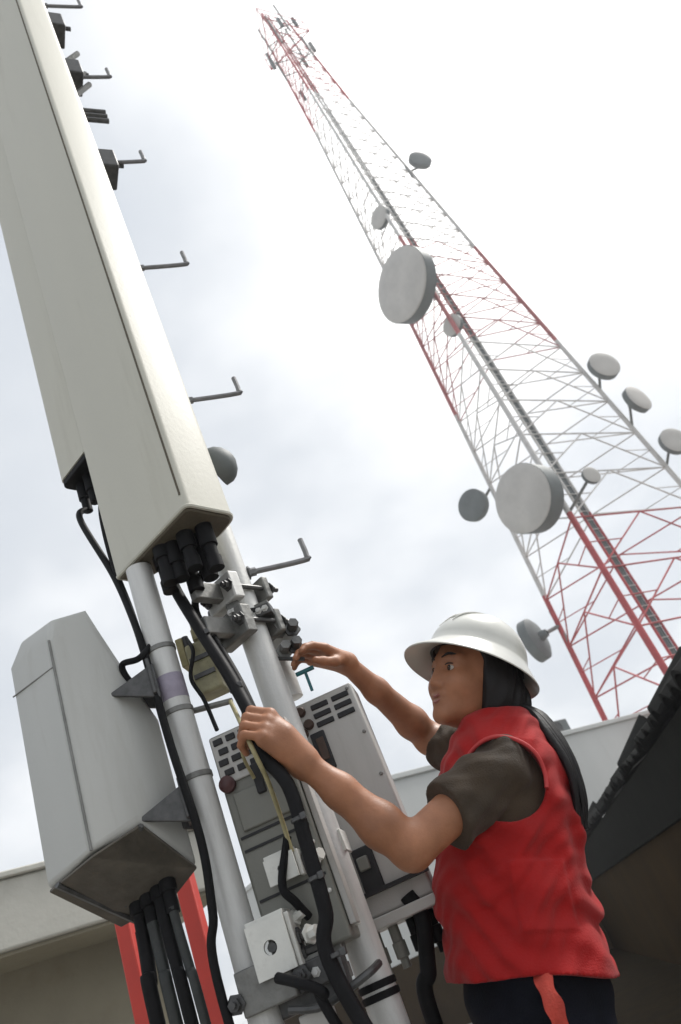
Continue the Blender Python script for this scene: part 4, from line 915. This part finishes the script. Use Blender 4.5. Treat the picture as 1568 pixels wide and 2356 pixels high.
# trousers, boots
J = SDF((-.40, 1.50, .05), (.30, 2.10, 1.02), .006)
J.put(lambda P: np.maximum(torso(P, .012)[0], (torso(P)[1] - .10) * TL), PEL - .3, PEL + .25, .02)
feet = []
for s in (-1, 1):
    hip = PEL + tl_ * s * .085 - tu * .04; kn = V3(hip[0] - .05 + .04 * s, hip[1], .50); an = V3(hip[0] + .01 + .05 * s, hip[1] - .01 * s, .09)
    J.chain([hip, kn, an], [.092, .068, .060], .03); feet.append(an)
def crease(d, P): return d + .004 * np.sin(P[..., 2] * 60 + P[..., 0] * 40) * np.clip(1, 0, 1)
J.everywhere(crease); J.build('trousers', 'jeans', person, 1)
for an in feet:
    G = SDF(an - V3(.26, .09, .09), an + V3(.12, .09, .10), .006)
    G.cone(an + V3(.02, 0, -.045), an + V3(-.14, 0, -.055), .046, .036, .03); G.cone(an, an + V3(.01, 0, -.04), .055, .05, .02)
    G.everywhere(lambda d, P: np.maximum(d, .001 - P[..., 2])); G.build('boot', 'boot', person, 1)
# strap hanging at the hip
rg_p = [WY(1246, 2236, 1.628), WY(1258, 2275, 1.604), WY(1276, 2315, 1.597), WY(1290, 2360, 1.60), WY(1296, 2420, 1.61)]
rm = MB(); nn = 7; side = unit(V3(1, .05, -.05)); sp_ = spline(rg_p, 8); L_ = len(sp_); vs = []
for sgn in (0, 1):
    for i, p in enumerate(sp_):
        for k in range(nn):
            t = k / (nn - 1) - .5; vs.append(p + side * t * (.030 + .004 * math.sin(i * .5)) + V3(0, -1, 0) * (.004 * math.sin(t * 5 + i * .22) + .003 * sgn))
fs = []
for i in range(L_ - 1):
    for k in range(nn - 1):
        a_ = i * nn + k; fs += [(a_, a_ + 1, a_ + nn + 1, a_ + nn)]; b2 = a_ + L_ * nn; fs += [(b2, b2 + nn, b2 + nn + 1, b2 + 1)]
edge = [k for k in range(nn)] + [i * nn + nn - 1 for i in range(1, L_)] + [(L_ - 1) * nn + k for k in range(nn - 2, -1, -1)] + [i * nn for i in range(L_ - 2, 0, -1)]
for i in range(len(edge)): a_, b2 = edge[i], edge[(i + 1) % len(edge)]; fs.append((a_, a_ + L_ * nn, b2 + L_ * nn, b2))
rm.add(vs, fs); build('hip_strap', rm, 'rag', person, angle=80, label='orange-red cloth strap hanging below the vest')

# hard hat
HC = hp(-.014, 0, .040); nA = 64; tq = R(13); hf, hu = hf * math.cos(tq) + hu * math.sin(tq), hu * math.cos(tq) - hf * math.sin(tq); HS = .95
ht = MB(); prof = []
def hat_ring(rf, rl, z, shift=0.0, droop=0.0):
    res = []
    for k in range(nA):
        a_ = 2 * math.pi * k / nA; c_, s_ = math.cos(a_), math.sin(a_)
        ff = (rf * c_ + shift) * HS; ll = rl * s_ * HS; dz = z - (rf > .14) * .012 * (rf - .13) / .04 - droop * (abs(s_) ** 2) - .006 * max(0, c_) ** 2
        res.append(HC + hf * ff + hl * ll + hu * dz)
    return res
rings = [hat_ring(.113, .098, -.004), hat_ring(.150, .128, -.016, .006, .004), hat_ring(.168, .142, -.022, .010, .006), hat_ring(.1695, .1435, -.0195, .010, .006), hat_ring(.167, .141, -.0165, .010, .006), hat_ring(.150, .128, -.008, .006, .003), hat_ring(.131, .113, .002, .002), hat_ring(.124, .107, .012)]
for k in range(1, 11):
    a_ = k / 10 * math.pi / 2; rings.append(hat_ring(max(.123 * math.cos(a_), .002), max(.106 * math.cos(a_), .002), .012 + .097 * math.sin(a_)))
inner = [hat_ring(.112 * math.cos(k / 6 * math.pi / 2) + .001, .097 * math.cos(k / 6 * math.pi / 2) + .001, -.004 + .082 * math.sin(k / 6 * math.pi / 2)) for k in range(6, 0, -1)]
allr = inner + rings; vs = sum(allr, []); fs = [(r_ * nA + k, r_ * nA + (k + 1) % nA, (r_ + 1) * nA + (k + 1) % nA, (r_ + 1) * nA + k) for r_ in range(len(allr) - 1) for k in range(nA)]
fs += [tuple(range(nA))[::-1], tuple((len(allr) - 1) * nA + k for k in range(nA))]
ht.add(vs, fs); hat = build('hard_hat', ht, 'hat', person, angle=60)
for l_ in (-.028, 0, .028):
    pr = []
    for k in range(3, 18):
        a_ = k / 20 * math.pi; pr.append(HC + hf * HS * (.123 * math.cos(a_) * math.sqrt(1 - (l_ / .106) ** 2)) + hl * l_ * HS + hu * (.012 + .097 * math.sin(a_) * math.sqrt(1 - (l_ / .106) ** 2) - .0025))
    build('ridge', MB().tube(pr, [.001, .0015] + [.0030] * (len(pr) - 4) + [.002, .001], 8), 'hat', hat)
build('sweat_band', MB().tube([HC + hf * (.108 * math.cos(a_)) + hl * (.093 * math.sin(a_)) - hu * .006 for a_ in np.linspace(0, 2 * math.pi, 40)], .006, 6, caps=False), 'hair', hat)

# tool in the far hand
tt0 = WY(702, 1544, 1.745)
tool = thing('tee_wrench', tt0 - ZUP * .03, 'small teal tee-handled wrench in the far hand', 'wrench')
build('handle', MB().tube([tt0 - V3(.022, 0, 0), tt0 + V3(.022, 0, 0)], .0052, 10), 'teal', tool)
build('shaft', MB().tube([tt0 - ZUP * .003, tt0 - ZUP * .05], .0036, 8), 'teal', tool)

# ================================================================== thin bright air
hz = MB().box((0, 0, 24.5), (156, 156, 25.5)); hm = bpy.data.materials.new('thin_haze'); hm.use_nodes = True
ht_ = hm.node_tree; ht_.nodes.clear(); ho = ht_.nodes.new('ShaderNodeOutputMaterial'); pv = ht_.nodes.new('ShaderNodeVolumePrincipled')
pv.inputs['Color'].default_value = (0.95, 0.97, 1.0, 1); pv.inputs['Density'].default_value = 0.0022; pv.inputs['Anisotropy'].default_value = 0.3
ht_.links.new(pv.outputs[0], ho.inputs['Volume'])
tag(build('haze', hz, hm, smooth=False), 'thin pale haze in the air', 'haze', kind='stuff')
